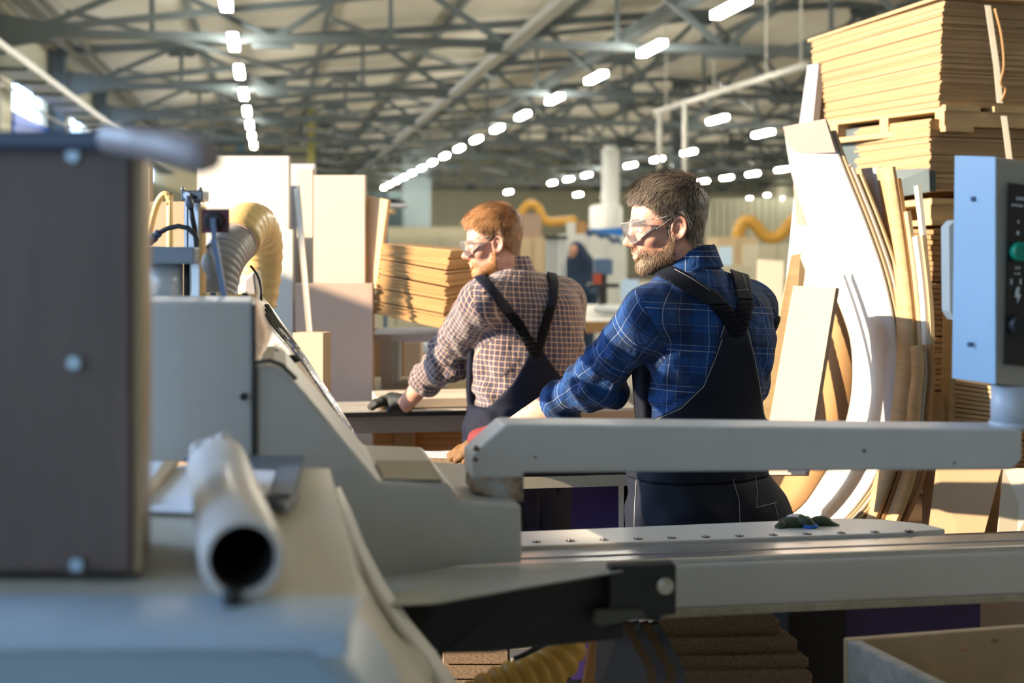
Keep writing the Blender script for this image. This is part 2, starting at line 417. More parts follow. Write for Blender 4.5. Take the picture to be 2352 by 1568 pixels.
for rn, (a, h, bs) in rows.items():      # the same rows carry on overhead and behind the camera
    Y = {'left': 11.9, 'middle': 12.3, 'third': 20.0, 'fourth': 31.0}[rn]
    q = 0
    while Y > (9 if rn == 'left' else 3 if rn == 'middle' else 0):
        c = copy_tree(first); c.location = H(a, (Y - a * CU[1]) / CV[1], EYE + h); c['label'] = 'white tube lamp above the picture, %s of the %s row, counting towards the camera' % (ords[q], rn); q += 1; c['group'] = 'overhead lamps of the ' + rn + ' row'; Y -= 3.3 if rn != 'fourth' else 6.6
for (px, py, Y, lab) in ((1648, 275, 29, 'glowing white tube lamp hanging alone left of the cardboard bundle, upper of two'), (1753, 307, 31, 'glowing white tube lamp hanging alone beside the cardboard bundle, lower of two'),
                         (1328, 447, 60, 'small white lamp low in the far hall above the orange hose'), (1391, 451, 62, 'small white lamp low in the far hall beside the pale duct'),
                         (1168, 441, 58, 'far lamp low above the hair of the ginger-haired worker')):
    c = copy_tree(first); c.location = P(px, py, Y); c['label'] = lab; c['group'] = 'stray ceiling lamps'
    c.rotation_euler = (0, 0, 0)
# hanging pipes
Yp = lambda py: 2.3 * F / (HY - py)
oh = thing('overhead_pipe', 'pale overhead pipe with two vertical drops, sloping up towards the cardboard bundle', 'pipe', P(1650, 210, Yp(210)))
M_PIPE = mat('white_pipe', (.6, .6, .56), .5)
for px, y0, y1 in ((1573, 233, 470), (1515, 254, 400)): part('drop_pipe', MB().cyl(P(px, y0, Yp(y0)), P(px, y1, Yp(y0)), .04, 10), M_PIPE, oh)
part('pipe', MB().cyl(P(1505, 257, Yp(257)), P(1850, 150, Yp(150)), .045, 10), M_PIPE, oh)
for px in (1530, 1640, 1760, 1840):
    py = 257 - (px - 1505) * 107 / 345; q_ = P(px, py, Yp(py)); part('hanger', MB().cyl(q_, Vector((q_.x, q_.y, 6.2)), .012, 6), M_PIPE, oh)
def fy(Y): return HY + EYE * F / Y     # floor row at depth Y
# ================================================================ FOREGROUND MACHINE
def plate(name, pts, t, m, label=None, cat=None, group=None, parent=None, bevel=0.0, away=None):
    """flat piece from (px, py, depth) corners, t thick, growing away from the viewer"""
    w = [P(*p) for p in pts]
    n = Vector((0, 0, 0))
    for i in range(len(w)):
        a = w[i]; b_ = w[(i + 1) % len(w)]; n += a.cross(b_)
    n.normalize()
    aw = Vector(away) if away else Vector((0, 1, 0))
    if n.dot(aw) < 0: n = -n
    mb = MB().prism(w, n * t)
    if parent is not None: return part(name, mb, m, parent, label, bevel)
    return single(name, mb, m, label, cat, group, bevel)

# rounded hood on the left, runs back along the hall
hood = thing('machine_hood', 'large rounded pale machine hood filling the lower left corner under the film roll', 'machine', (-.45, 1.7, .6))
near = [(-1.1, 1.216), (-.215, 1.216), (-.17, 1.208), (-.137, 1.185), (-.113, 1.15), (-.09, 1.09), (-.07, 1.0), (-.06, .6)]
far = [(-1.35, 1.222), (-.345, 1.222), (-.315, 1.212), (-.283, 1.175), (-.245, 1.10), (-.18, 1.00), (-.112, .93), (-.08, .60)]
def lerp(a, b, s): return a + (b - a) * s
mb = MB(); NS = 10; rows_ = []
for i in range(NS + 1):
    s = i / NS; y = lerp(1.36, 2.10, s)
    rows_.append([Vector((lerp(n_[0], f_[0], s), y, lerp(n_[1], f_[1], s))) for n_, f_ in zip(near, far)])
def smooth_rows(rows):
    out = []
    for r in rows:
        rr = [r[0]]
        for i in range(len(r) - 1):
            p0 = r[max(i - 1, 0)]; p1 = r[i]; p2 = r[i + 1]; p3 = r[min(i + 2, len(r) - 1)]
            for k in range(1, 5):
                t = k / 4
                rr.append(0.5 * ((2 * p1) + (-p0 + p2) * t + (2 * p0 - 5 * p1 + 4 * p2 - p3) * t * t + (-p0 + 3 * p1 - 3 * p2 + p3) * t ** 3))
        out.append(rr)
    return out
def grid(mb, rows, smooth=True):
    n = len(rows[0]); vs = [v for r in rows for v in r]
    fs = [[i * n + j, i * n + j + 1, (i + 1) * n + j + 1, (i + 1) * n + j] for i in range(len(rows) - 1) for j in range(n - 1)]
    return mb.add(vs, fs, smooth)
sm = smooth_rows(rows_); grid(mb, sm)
mb.add(sm[-1] + [Vector((-1.35, 2.12, .6))], [list(range(len(sm[-1]) + 1))])
part('hood_shell', mb, M_CREAM, hood)
part('plinth', MB().prism([(-1.05, 1.3, 0), (-.12, 1.3, 0), (-.15, 2.0, 0), (-1.2, 2.0, 0)], (0, 0, .62)), M_BLUEG, hood)
# blue-grey front with a rounded rim
fr = smooth_rows([[Vector((x, 1.215, z - .012)) for x, z in near], [Vector((x, 1.22, z - .003)) for x, z in near], [Vector((x, 1.24, z + .003)) for x, z in near], [Vector((x, 1.33, z + .006)) for x, z in near], [Vector((x, 1.36, z)) for x, z in near]])
mb = MB(); grid(mb, fr)
part('front_rim', mb, mat('rim_sky_highlight', (0.36, 0.46, 0.55), .4), hood, 'rounded rim coloured with a pale blue sky highlight')  # the sky's highlight on the rounding is put into the colour
mb = MB().add([v + Vector((0, .004, -.003)) for v in fr[0]] + [Vector((-1.1, 1.219, .6))], [list(range(len(fr[0]) + 1))])
part('front_panel', mb, M_BLUEG, hood, 'blue-grey front panel')
# seam and torn white strip along the far edge of the hood
seam = [(742, 1118, 2.06), (762, 1180, 2.04), (792, 1270, 2.0), (828, 1370, 1.97), (885, 1470, 1.92), (965, 1568, 1.86), (1000, 1600, 1.84)]
part('seam', MB().tube([P(*p) for p in seam], .0045, 8), mat('seam_brown', (.10, .07, .05), .8), hood)
strip = [(762, 1122, 2.08), (785, 1175, 2.07), (815, 1255, 2.05), (860, 1345, 2.02), (915, 1430, 1.99), (970, 1500, 1.95), (1030, 1590, 1.9)]
A = [P(x - 6 - i, y + 10, Y - .01) for i, (x, y, Y) in enumerate(strip)]; B = [P(x + 14 + i * 2, y - 4, Y + .03) for i, (x, y, Y) in enumerate(strip)]
part('edge_strip', MB().ribbon(A, B, .004), mat('torn_white_film', (.72, .70, .64), .5, bump=.5, bscale=30), hood, 'torn white plastic strip')
part('loose_flap', MB().prism([P(905, 1415, 2.05), P(1003, 1497, 2.03), P(990, 1508, 2.03), P(940, 1470, 2.0)], (0, .004, 0)), mat('torn_white_film', (.7, .7, .7)), hood)

# dark grey cabinet
cabt = thing('control_cabinet', 'dark grey steel cabinet standing on the hood at the left edge', 'cabinet', P(100, 1320, 1.42))
d_ = Vector((CV[0], CV[1], 0)) * .32
mb = MB().prism([P(-330, 332, 1.40), P(306, 332, 1.40), P(306, 1318, 1.405), P(-330, 1318, 1.405)], d_ * .6)
part('body', mb, mat('cabinet_grey', (0.15, 0.105, 0.088), .45, var=.35, scale=6, stretch=(3, 1, .4)), cabt, bevel=.006)
part('edge_strip', MB().prism([P(308, 345, 1.395), P(330, 345, 1.395), P(326, 1312, 1.40), P(308, 1312, 1.40)], d_ * .3), mat('brass_edge', (.30, .20, .09), .5), cabt, 'brown edge strip')
part('top_lid', MB().prism([P(-330, 300, 1.38), P(280, 296, 1.38), P(330, 318, 1.38), P(330, 345, 1.38), P(-330, 338, 1.38)], d_ * .7), mat('lid_blue', (.06, .09, .15), .35), cabt, 'dark blue lid', bevel=.008)
pth = [P(250, 318, 1.36), P(330, 330, 1.33), P(400, 342, 1.30), P(462, 357, 1.27), P(488, 364, 1.26)]
part('handle_bar', MB().tube(pth, [.014, .015, .016, .016, .010], 16), mat('bar_grey', (.30, .26, .26), .4), cabt, 'thick rounded grey bar')
for (x, y) in ((168, 357), (170, 833), (176, 1297)):
    c = P(x, y, 1.398)
    part('screw', MB().cyl(c + Vector((0, .004, 0)), c + Vector((0, -.003, 0)), .0065, 16), mat('screw_head', (.45, .58, .66), .3, .3), cabt)

# roll of film
fr_ = thing('film_roll', 'white roll of stretch film with a dark hollow core lying on the machine hood', 'film roll', P(560, 1385, 1.31))
p0 = Vector((-.247, 1.305, 1.2625)); p1 = Vector((-.385, 1.86, 1.2625)); ax = (p1 - p0).normalized()
R = .039
mb = MB(); prof = [(0, .031), (0, .036), (.004, R), (.2, R), (.4, R), (.565, R), (.572, .034), (.572, .030), (.3, .029), (.02, .029), (0, .031)]
n1 = ax.orthogonal().normalized(); n2 = ax.cross(n1); vs = []; K = 32
for s, r in prof:
    for k in range(K):
        an = 2 * math.pi * k / K; vs.append(p0 + ax * s + (n1 * math.cos(an) + n2 * math.sin(an)) * r)
mb.add(vs, [[i * K + k, i * K + (k + 1) % K, (i + 1) * K + (k + 1) % K, (i + 1) * K + k] for i in range(len(prof) - 1) for k in range(K)], True)
part('film', mb, mat('stretch_film_white', (.70, .66, .62), .28, var=.06, scale=12, bump=.25, bscale=18), fr_)
mb = MB(); vs = []
for s in (0.006, .55):
    for k in range(K):
        an = 2 * math.pi * k / K; vs.append(p0 + ax * s + (n1 * math.cos(an) + n2 * math.sin(an)) * .0285)
mb.add(vs, [[k, (k + 1) % K, K + (k + 1) % K, K + k] for k in range(K)] + [[K + k for k in range(K)]], True)
part('core', mb, mat('core_dark', (.03, .028, .028), .8), fr_, 'dark hollow cardboard core')
rnd = random.Random(4); mb = MB()
for k in range(9):
    an = rnd.uniform(.4, 2.8); c = p1 + Vector((math.cos(an) * .024, rnd.uniform(-.03, 0), math.sin(an) * .024 + .008))
    mb.ball(c, rnd.uniform(.008, .014), 5, (1, .7, rnd.uniform(.7, 1.3)))
part('film_tail', mb, mat('stretch_film_white', (.7, .66, .62)), fr_, kind='stuff')
kn = MB().cyl(P(533, 1372, 1.30), P(533, 1372, 1.30) + Vector((0, 0, -.03)), .008, 12).ball(P(533, 1368, 1.30), .0095, 6)
single('toggle_clamp', kn, M_BLACK, 'small black knob under the near end of the film roll', 'knob')

# papers and dark tray on the hood
zt_ = 1.226
def flat(name, pts, z, t, m, label, cat, **kw):
    w = [PZ(x, y, z) for x, y in pts]; return single(name, MB().prism(w, (0, 0, t)), m, label, cat, **kw)
flat('paper_sheet', [(300, 1060), (378, 1062), (330, 1140), (290, 1150)], 1.23, .002, mat('paper_white', (.78, .80, .84), .6), 'small white sheet beside the dark cabinet on the hood', 'paper')
flat('paper_sheet', [(330, 1085), (430, 1070), (450, 1180), (300, 1175)], 1.224, .002, MATS['paper_white'], 'large white sheet lying under the film roll', 'paper')
flat('wood_strip', [(378, 1066), (410, 1066), (335, 1152), (318, 1152)], 1.2305, .006, M_EDGE, 'narrow wooden strip between the two white sheets', 'strip')
tr = thing('metal_tray', 'dark blue-grey metal tray behind the film roll', 'tray', PZ(640, 1120, 1.226))
part('base', MB().prism([PZ(x, y, 1.226) for x, y in ((420, 1064), (700, 1064), (684, 1150), (655, 1182), (590, 1150), (575, 1080))], (0, 0, .012)), mat('tray_dark', (.10, .12, .15), .4), tr, bevel=.003)
part('paper', MB().prism([PZ(x, y, 1.239) for x, y in ((560, 1080), (634, 1082), (618, 1135), (585, 1140))], (0, 0, .001)), MATS['paper_white'], tr, 'white paper')
part('plate', MB().prism([PZ(x, y, 1.239) for x, y in ((640, 1076), (690, 1076), (668, 1140), (625, 1140))], (0, 0, .004)), mat('tray_mid', (.20, .23, .29), .35), tr)

# ---- the panel saw
saw = thing('panel_saw', 'large pale grey panel saw with sloping film-covered hood and long front beam', 'machine', (.0, 2.4, 0.6))
vv = Vector((CV[0], CV[1], 0))
mb = MB().prism([P(240, 692, 2.17), P(583, 692, 2.19), P(583, 1062, 2.19), P(240, 1062, 2.17)], vv * .24)
part('head_box', mb, M_PAINT, saw, bevel=.006)
for (x, y) in ((338, 716), (560, 911)):
    c = P(x, y, 2.178); part('screw_hole', MB().cyl(c + Vector((0, .004, 0)), c + Vector((0, -.0015, 0)), .0058, 16), M_BLACK, saw)
prof_ = [(585, 838), (630, 838), (660, 852), (872, 1106), (1030, 1110), (1056, 1150), (1197, 1158), (1200, 1288), (1130, 1292), (1040, 1304), (880, 1335), (585, 1335)]
part('side_panel', MB().prism([P(x, y, 2.19 + (x - 585) * .00016) for x, y in prof_], vv * .42), M_PAINT, saw, bevel=.007, bseg=3)
part('base', MB().prism([P(600, 1320, 2.26), P(930, 1320, 2.26), P(930, 2790, 2.26), P(600, 2790, 2.26)], vv * .35), M_PAINT, saw)
part('seam', MB().prism([P(580, 700, 2.185), P(587, 700, 2.185), P(587, 1060, 2.185), P(580, 1060, 2.185)], vv * .006), M_DARK, saw)
part('foot_lip', MB().prism([P(1055, 1280, 2.27), P(1196, 1272, 2.28), P(1196, 1290, 2.28), P(1055, 1298, 2.27)], (0, -.006, 0)), M_PAINT, saw)
# sloping film sheet
nearp = [P(586, 700, 2.21), P(588, 790, 2.21), P(592, 836, 2.21), P(645, 842, 2.21), P(700, 902, 2.21), P(760, 975, 2.22), P(856, 1090, 2.24)]
farp = [P(590, 668, 3.25), P(612, 690, 3.22), P(640, 728, 3.2), P(690, 800, 3.18), P(742, 880, 3.16), P(790, 955, 3.14), P(832, 1032, 3.12)]
rows_ = []
for i in range(9):
    s = i / 8
    rows_.append([a_.lerp(b_, s) + Vector((0, 0, -.010 * math.sin(s * math.pi))) for a_, b_ in zip(nearp, farp)])
rows_ = smooth_rows(rows_)
mb = MB(); grid(mb, rows_); nn = len(mb.v)
mb.add([v + Vector((-.006, 0, -.006)) for v in mb.v[:nn]], [f[:] for f in mb.f], True)
part('film_sheet', mb, mat('crinkled_film', (.36, .31, .25), .22, bump=.7, bscale=14, var=.12, scale=7, stretch=(1, .3, 1)), saw, 'crinkled plastic film over the slope')
def on_slope(u, s, lift=.004):
    """u along the slope 0..1, s across near..far"""
    i = u * 24; r = rows_[min(int(s * 8), 7)]; r2 = rows_[min(int(s * 8) + 1, 8)]; k = min(int(i), 23); f_ = i - k
    a_ = r[k].lerp(r[k + 1], f_); b_ = r2[k].lerp(r2[k + 1], f_)
    return a_.lerp(b_, s * 8 - int(s * 8)) + Vector((.003, -.001, lift))
M_STREAK = mat('streak_dark', (.012, .02, .018), .25); M_STREAKB = mat('streak_blue', (.03, .05, .38), .3); M_STREAKW = mat('streak_white', (.85, .85, .8), .2)
rnd = random.Random(7)
for k in range(54):  # thin dark, blue and white strips laid along the slope
    u = .16 + .0148 * k; s0 = .80 + (.07, 0, -.07)[k % 3]; L = .05 + .03 * rnd.random()
    m_ = M_STREAK if k < 13 else (M_STREAKB if k % 4 == 0 else M_STREAKW if k % 4 == 1 else M_STREAK)
    part('streak', MB().beam(on_slope(u, s0, .003), on_slope(min(u + L, .985), s0, .003), .010, .003), m_, saw)
part('lock_knob', MB().ball(on_slope(.50, .45, .006), .016, 6, (1, 1, .5)), M_BLACK, saw)
part('clip', MB().ball(on_slope(.40, .32, .005), .006, 5), M_BLACK, saw); part('edge_cable', MB().tube([P(586, 832, 2.18), P(620, 828, 2.18), P(648, 838, 2.18), P(680, 870, 2.19)], .0035, 6), M_DARK, saw)
# pad on top of the shoulder
part('rest_pad', MB().prism([P(880, 1104, 2.25), P(1016, 1106, 2.26), P(990, 1062, 2.44), P(862, 1062, 2.42)], (0, 0, .004)), mat('pad_khaki', (.36, .31, .22), .6), saw, 'khaki rest pad', bevel=.002)
# the long beam
bm_ = [(1084, 1044), (1162, 974), (2349, 986), (2349, 1056), (2326, 1079), (1700, 1083), (1203, 1086), (1203, 1100), (1084, 1100)]
Yb = lambda x: 2.33 + (x - 1084) * .00004
part('beam', MB().prism([P(x, y, Yb(x)) for x, y in bm_], vv * .10), M_PAINT, saw, 'long chamfered beam', bevel=.006, bseg=3)
def worn_mat():
    m = bpy.data.materials.new('worn_paint'); m.use_nodes = True; n = m.node_tree.nodes; l = m.node_tree.links; b_ = n['Principled BSDF']
    tc = n.new('ShaderNodeTexCoord'); v = n.new('ShaderNodeTexNoise'); v.inputs['Scale'].default_value = 28; v.inputs['Detail'].default_value = 6
    r = n.new('ShaderNodeValToRGB'); e = r.color_ramp.elements
    e[0].position = .36; e[0].color = (.10, .085, .07, 1); e[1].position = .66; e[1].color = (.42, .44, .43, 1)
    x = e.new(.50); x.color = (.36, .25, .16, 1)
    l.new(tc.outputs['Object'], v.inputs['Vector']); l.new(v.outputs['Fac'], r.inputs[0]); l.new(r.outputs[0], b_.inputs['Base Color']); b_.inputs['Roughness'].default_value = .6
    return m
part('worn_joint', MB().prism([P(1086, 1098, Yb(1084) - .004), P(1203, 1096, Yb(1200) - .004), P(1203, 1152, Yb(1200) - .004), P(1160, 1160, 2.33), P(1128, 1140, 2.33), P(1086, 1132, 2.33)], vv * .09), worn_mat(), saw, 'worn joint with chipped brown paint', bevel=.002)
for (x, y, r) in ((1094, 1030, .006), (1092, 1055, .005), (2192, 1063, .003), (1985, 1035, .004), (1230, 1050, .003)):
    c = P(x, y, Yb(x) - .0005); part('stain', MB().prism([c + Vector((r * math.cos(k) * rr, 0, r * math.sin(k) * rr)) for k, rr in ((0, 1), (.9, .7), (1.8, 1.1), (2.8, .8), (3.7, 1.2), (4.7, .7), (5.5, 1.1))], (0, .001, 0)), mat('rust', (.16, .09, .06), .8), saw)
# lower pale apron
mb = MB().prism([P(880, 1326, 2.18), P(1040, 1303, 2.22), P(1402, 1288, 2.28), P(1434, 1310, 2.16), P(1180, 1352, 2.08), P(1000, 1384, 2.04), P(880, 1390, 2.0)], (0, .012, -.006))
part('apron_plate', mb, mat('apron_pale', (.46, .46, .40), .4), saw, 'pale tapered apron plate', bevel=.002)
mb = MB().prism([P(860, 1396, 2.1), P(1010, 1388, 2.1), P(1200, 1354, 2.15), P(1430, 1314, 2.2), P(1430, 1466, 2.2), P(1130, 1498, 2.15), P(1020, 1500, 2.12), P(1010, 1568, 2.12), P(860, 1600, 2.1)], vv * .02)
part('black_skirt', mb, mat('skirt_black', (.010, .011, .012), .5), saw, 'black lower skirt')
# dark bracket with bolt
brk = thing('clamp_bracket', 'dark steel bracket with a hex bolt mounted on the front rail of the table', 'bracket', P(1480, 1420, 2.2))
part('block', MB().prism([P(1402, 1300, 2.16), P(1554, 1296, 2.18), P(1554, 1412, 2.18), P(1402, 1424, 2.16)], vv * .03), M_DARK, brk, bevel=.003)
part('top_ledge', MB().prism([P(1418, 1293, 2.2), P(1545, 1289, 2.22), P(1548, 1300, 2.2), P(1415, 1303, 2.18)], vv * .01), M_DARK, brk)
c = P(1528, 1346, 2.17); part('bolt', MB().cyl(c, c + Vector((0, -.012, 0)), .010, 6).cyl(c + Vector((0, .002, 0)), c + Vector((0, -.002, 0)), .013, 20), mat('bolt_zinc', (.55, .50, .40), .3, .8), brk, bevel=.001)
c = P(1480, 1338, 2.17); part('bolt_hole', MB().cyl(c, c + Vector((0, -.002, 0)), .005, 12), M_BLACK, brk)
part('arm', MB().beam(P(1480, 1385, 2.2), P(1500, 1385, 2.72), .05, .05), M_DARK, brk)
part('lug', MB().prism([P(1368, 1402, 2.15), P(1472, 1398, 2.16), P(1490, 1418, 2.16), P(1380, 1440, 2.15), P(1362, 1432, 2.15)], vv * .02), mat('lug_grey', (.07, .072, .06), .4), brk, bevel=.004)

# ---- sliding table
st = thing('sliding_table', 'long aluminium sliding table with a row of countersunk bolts in front of the men', 'table', H(.9, 2.8, .3))
pl = MB(); zt2 = .943
ring = [H(.02, 2.83, zt2), H(1.30, 2.83, zt2), H(1.42, 2.85, zt2), H(1.40, 2.91, zt2), H(1.33, 2.975, zt2), H(1.24, 3.0, zt2), H(.02, 2.955, zt2)]
part('top_plate', MB().prism(ring, (0, 0, -.018)), M_TABLE, st, bevel=.003)
part('front_rail', MB().hbox(-.05, 2.2, 2.70, 2.828, .90, .935), M_ALU, st, bevel=.006)
part('rail_groove', MB().hbox(-.05, 2.2, 2.745, 2.755, .9345, .9362), mat('groove', (.2, .2, .2), .5), st)
part('front_face', MB().hbox(-.05, 2.2, 2.694, 2.84, .835, .925), mat('face_alu', (.62, .60, .57), .42, .2, var=.07, scale=5), st, bevel=.008, bseg=3)
part('lower_lip', MB().hbox(-.05, 2.12, 2.690, 2.85, .822, .838), mat('lip_tan', (.46, .40, .30), .5, var=.3, scale=30), st, bevel=.003)
for i in range(12):
    x = 1232 + i * (2088 - 1232) / 11; y = 1243 - i * 25 / 11
    c = PZ(x, y, zt2 + .0012)
    t_ = part('bolt', MB().cyl(c, c + Vector((0, 0, -.003)), .0095, 20), mat('hole_dark', (.05, .03, .025), .4), st)
    t2_ = part('bolt_head', MB().ball(c + Vector((0, 0, .001)), .0055, 6, (1, 1, .4)), M_STEEL, t_)
part('leg', MB().prism([P(1812, 1395, 3.15), P(1944, 1390, 3.15), P(1944, 1760, 3.15), P(1812, 1760, 3.15)], vv * .15), M_BLACK, st)
part('frame_beam', MB().hbox(-.05, 2.1, 2.95, 3.0, .80, .90), M_DARK, st)

# ---- main saw table where the man in blue holds a piece
mt = thing('saw_table', 'perforated white saw table the man in blue plaid reaches over', 'table', H(.6, 3.95, 0))
part('top', MB().hbox(-.05, 1.15, 3.80, 4.13, .925, .95), mat('air_table', (.62, .58, .54), .35), mt, bevel=.002)
part('front_rail', MB().hbox(.25, 1.12, 3.78, 3.81, .893, .924), mat('rail_beige', (.50, .47, .38), .5), mt)
part('dark_slot', MB().hbox(.40, 1.12, 3.782, 3.80, .925, .949), M_BLACK, mt)  # dark strip drawn for the slot along the front
rnd = random.Random(3)
for i in range(4):
    for j in range(5):
        c = PZ(843 + i * 9 - j * 0 + rnd.uniform(-2, 2) + (j * 55 if j else 0), 1039 + i * 7 if j == 0 else 1036 + (i * 1.2), .9508)
        part('hole', MB().cyl(c, c + Vector((0, 0, .0008)), .006, 8), M_BLACK, mt)
part('side_cabinet', MB().prism([P(1312, 1118, 4.0), P(1426, 1116, 4.0), P(1426, 1560, 4.0), P(1312, 1560, 4.0)], (.06, .3, 0)), M_PURPLE, mt, 'purple machine base')
part('bright_edge', MB().prism([P(1426, 1112, 3.95), P(1433, 1112, 3.95), P(1432, 1350, 3.95), P(1428, 1350, 3.95)], vv * .03), M_WHITE, mt)
part('leg', MB().hbox(1.0, 1.12, 3.9, 4.05, 0, .92), M_BLACK, mt); part('leg', MB().hbox(.05, .2, 3.9, 4.05, 0, .92), M_BLACK, mt)
cb = thing('chipboard_piece', 'small white-faced chipboard piece held down by the brown glove on the saw table', 'board', PZ(960, 1050, .95))
q = [PZ(870, 1049, .975), PZ(1062, 1052, .975), PZ(1070, 1037, .975), PZ(900, 1034, .975)]
part('core', MB().prism([v - Vector((0, 0, .001)) for v in q], (0, 0, -.019)), M_CHIP, cb); part('laminate', MB().prism(q, (0, 0, -.001)), M_GREYB if False else mat('pale_grey_laminate', (.62, .60, .62), .4), cb, 'pale grey top face')

# ---- second table, worker with ginger hair
s2 = thing('work_table', 'long wooden work table with dark edge in front of the ginger-haired worker', 'table', H(.6, 5.2, 0))
zb2 = .952
part('top', MB().hbox(-.9, 1.32, 5.11, 5.50, .93, zb2 - .004), mat('worktop_grey', (.42, .38, .32), .45), s2)
part('edge_band', MB().hbox(-.9, 1.30, 5.10, 5.115, .935, zb2), M_BLACK, s2)
part('apron', MB().hbox(-.9, 1.30, 5.12, 5.16, .875, .935), mat('apron_wood', (.30, .24, .19), .55, var=.1, scale=6), s2)
for a in (-.55, 1.2): part('leg', MB().hbox(a, a + .1, 5.14, 5.24, 0, .88), M_PINEO, s2)
board = single('mdf_board', MB().hbox(.38, 1.2, 5.22, 5.55, .953, .985), mat('mdf_pale', (.62, .50, .37), .6), 'pale fibreboard lying on the table under the black glove', 'board')
part_box = thing('open_box', 'pale wooden box corner between the two men at table height', 'box', P(1420, 965, 4.9))
part('top', MB().prism([P(1330, 940, 4.7), P(1462, 936, 4.72), P(1430, 914, 5.05), P(1330, 912, 5.05)], (0, 0, -.012)), M_CREAMB, part_box)
part('front', MB().prism([P(1330, 948, 4.7), P(1464, 942, 4.72), P(1464, 1100, 4.72), P(1330, 1100, 4.7)], vv * .3), M_MDF, part_box)
def timber(i, x0, y0, x1, y1, Y, lab):
    return plate('timber_plank', [(x0, y0, Y), (x1, y0 - 2, Y), (x1, y1 - 2, Y), (x0, y1, Y)], .2, M_PINEO, lab, 'plank', 'orange planks under the work table', bevel=.003)
timber(0, 858, 990, 905, 1060, 5.4, 'short orange plank end left of the dark post under the work table')
plate('wooden_post', [(905, 985, 5.3), (950, 985, 5.3), (950, 1060, 5.3), (905, 1060, 5.3)], .12, M_CARD2, 'dark ribbed post under the work table', 'post')
yy = [988, 1006, 1022, 1036]
for i in range(3): timber(i, 950, yy[i], 1110, yy[i + 1], 5.42, 'orange plank, %s of three stacked right of the dark post' % ['top', 'middle', 'bottom'][i])
M_PATCH = None

# ---- control panel on its pole, right
cp = thing('control_box', 'pale blue and grey machine control box with black button panel at the right edge', 'control panel', P(2320, 980, 2.5))
mb = MB().prism([P(2193, 357, 2.62), P(2286, 360, 2.40), P(2286, 882, 2.40), P(2187, 868, 2.62)], (.006, 0.004, 0))
part('side_face', mb, M_BLUE, cp, 'pale blue side face tinted like cool daylight')
mb = MB().prism([P(2287, 361, 2.40), P(2460, 384, 2.44), P(2460, 905, 2.44), P(2287, 882, 2.40)], Vector((.004, .215, 0)))
part('housing', mb, mat('warm_grey_paint', (.34, .32, .27), .45), cp, bevel=.003)
part('rear_edge', MB().prism([P(2180, 520, 2.66), P(2194, 505, 2.66), P(2194, 735, 2.66), P(2182, 715, 2.66)], (0, .05, 0)), M_WHITE, cp)
part('button_plate', MB().prism([P(2314, 420, 2.40), P(2460, 436, 2.43), P(2460, 850, 2.43), P(2305, 836, 2.40)], (0, -.004, 0)), mat('plate_black', (.018, .018, .02), .35), cp, 'black button plate')
def knob(x, y, r, m, lab):
    c = P(x, y, 2.402); t_ = part('button', MB().cyl(c, c + Vector((0, -.028, 0)), r, 20), m, cp, lab, bevel=.003); return t_
knob(2338, 578, .0165, mat('green_button', (.0, .22, .13), .3), 'green push button'); knob(2334, 746, .0165, M_BLACK, 'black push button')
for (x, y) in ((2236, 457), (2228, 791)):
    c = P(x, y, 2.505); part('screw', MB().cyl(c + Vector((.004, 0, 0)), c + Vector((-.004, -.002, 0)), .0045, 12), mat('screw_blue', (.08, .12, .2), .3), cp)
M_INK = mat('ink_white', (.55, .58, .58), .5)
def glyph(x, y, w, h): part('printed_mark', MB().prism([P(x, y, 2.395), P(x + w, y + .1 * w, 2.395), P(x + w, y + h, 2.395), P(x, y + h, 2.395)], (0, .0008, 0)), M_INK, cp)
for (x, y, w, h) in ((2335, 452, 4, 7), (2341, 452, 4, 7), (2347, 453, 5, 7), (2324, 468, 4, 5), (2330, 468, 5, 5), (2337, 469, 4, 5), (2343, 470, 7, 5), (2338, 505, 3, 8), (2336, 530, 5, 9), (2333, 612, 3, 6), (2340, 612, 3, 6), (2331, 626, 3, 4), (2338, 626, 5, 4), (2322, 640, 3, 13), (2343, 640, 3, 13)): glyph(x, y, w, h)
arrow = [(2337, 658), (2343, 660), (2340, 674), (2346, 676), (2337, 697), (2338, 684), (2331, 682), (2333, 668)]
part('printed_arrow', MB().prism([P(x, y, 2.395) for x, y in arrow], (0, .0008, 0)), M_INK, cp)
c0 = P(2326, 884, 2.44); c1 = P(2330, 984, 2.5)
part('pole', MB().cyl(Vector((c0.x, 2.44, c0.z)), Vector((c0.x, 2.44, 1.236)), .036, 28), mat('pole_paint', (.50, .54, .60), .35), cp)
part('pole_collar', MB().cyl(Vector((c0.x, 2.44, 1.249)), Vector((c0.x, 2.44, 1.236)), .039, 28), mat('pole_paint', (.50, .54, .60), .35), cp)

# ================================================================ THINGS BEHIND THE SAW, LEFT
cyl_t = thing('pneumatic_cylinder', 'upright aluminium pneumatic cylinder with black air hose on the saw head', 'cylinder', P(440, 680, 3.0))
part('barrel', MB().prism([P(421, 460, 3.0), P(462, 460, 3.0), P(462, 690, 3.0), P(421, 690, 3.0)], (0, .045, 0)), M_ALU, cyl_t, bevel=.006)
part('groove', MB().prism([P(429, 466, 2.999), P(432, 466, 2.999), P(432, 690, 2.999), P(429, 690, 2.999)], (0, .003, 0)), M_DARK, cyl_t)
part('head', MB().prism([P(415, 437, 2.99), P(466, 437, 2.99), P(466, 461, 2.99), P(415, 461, 2.99)], (0, .06, 0)), mat('grey_casting', (.22, .23, .25), .4, .5), cyl_t, bevel=.003)
for x in (420, 460): part('bolt', MB().cyl(P(x, 438, 3.01), P(x, 430, 3.01), .0045, 6), M_STEEL, cyl_t)
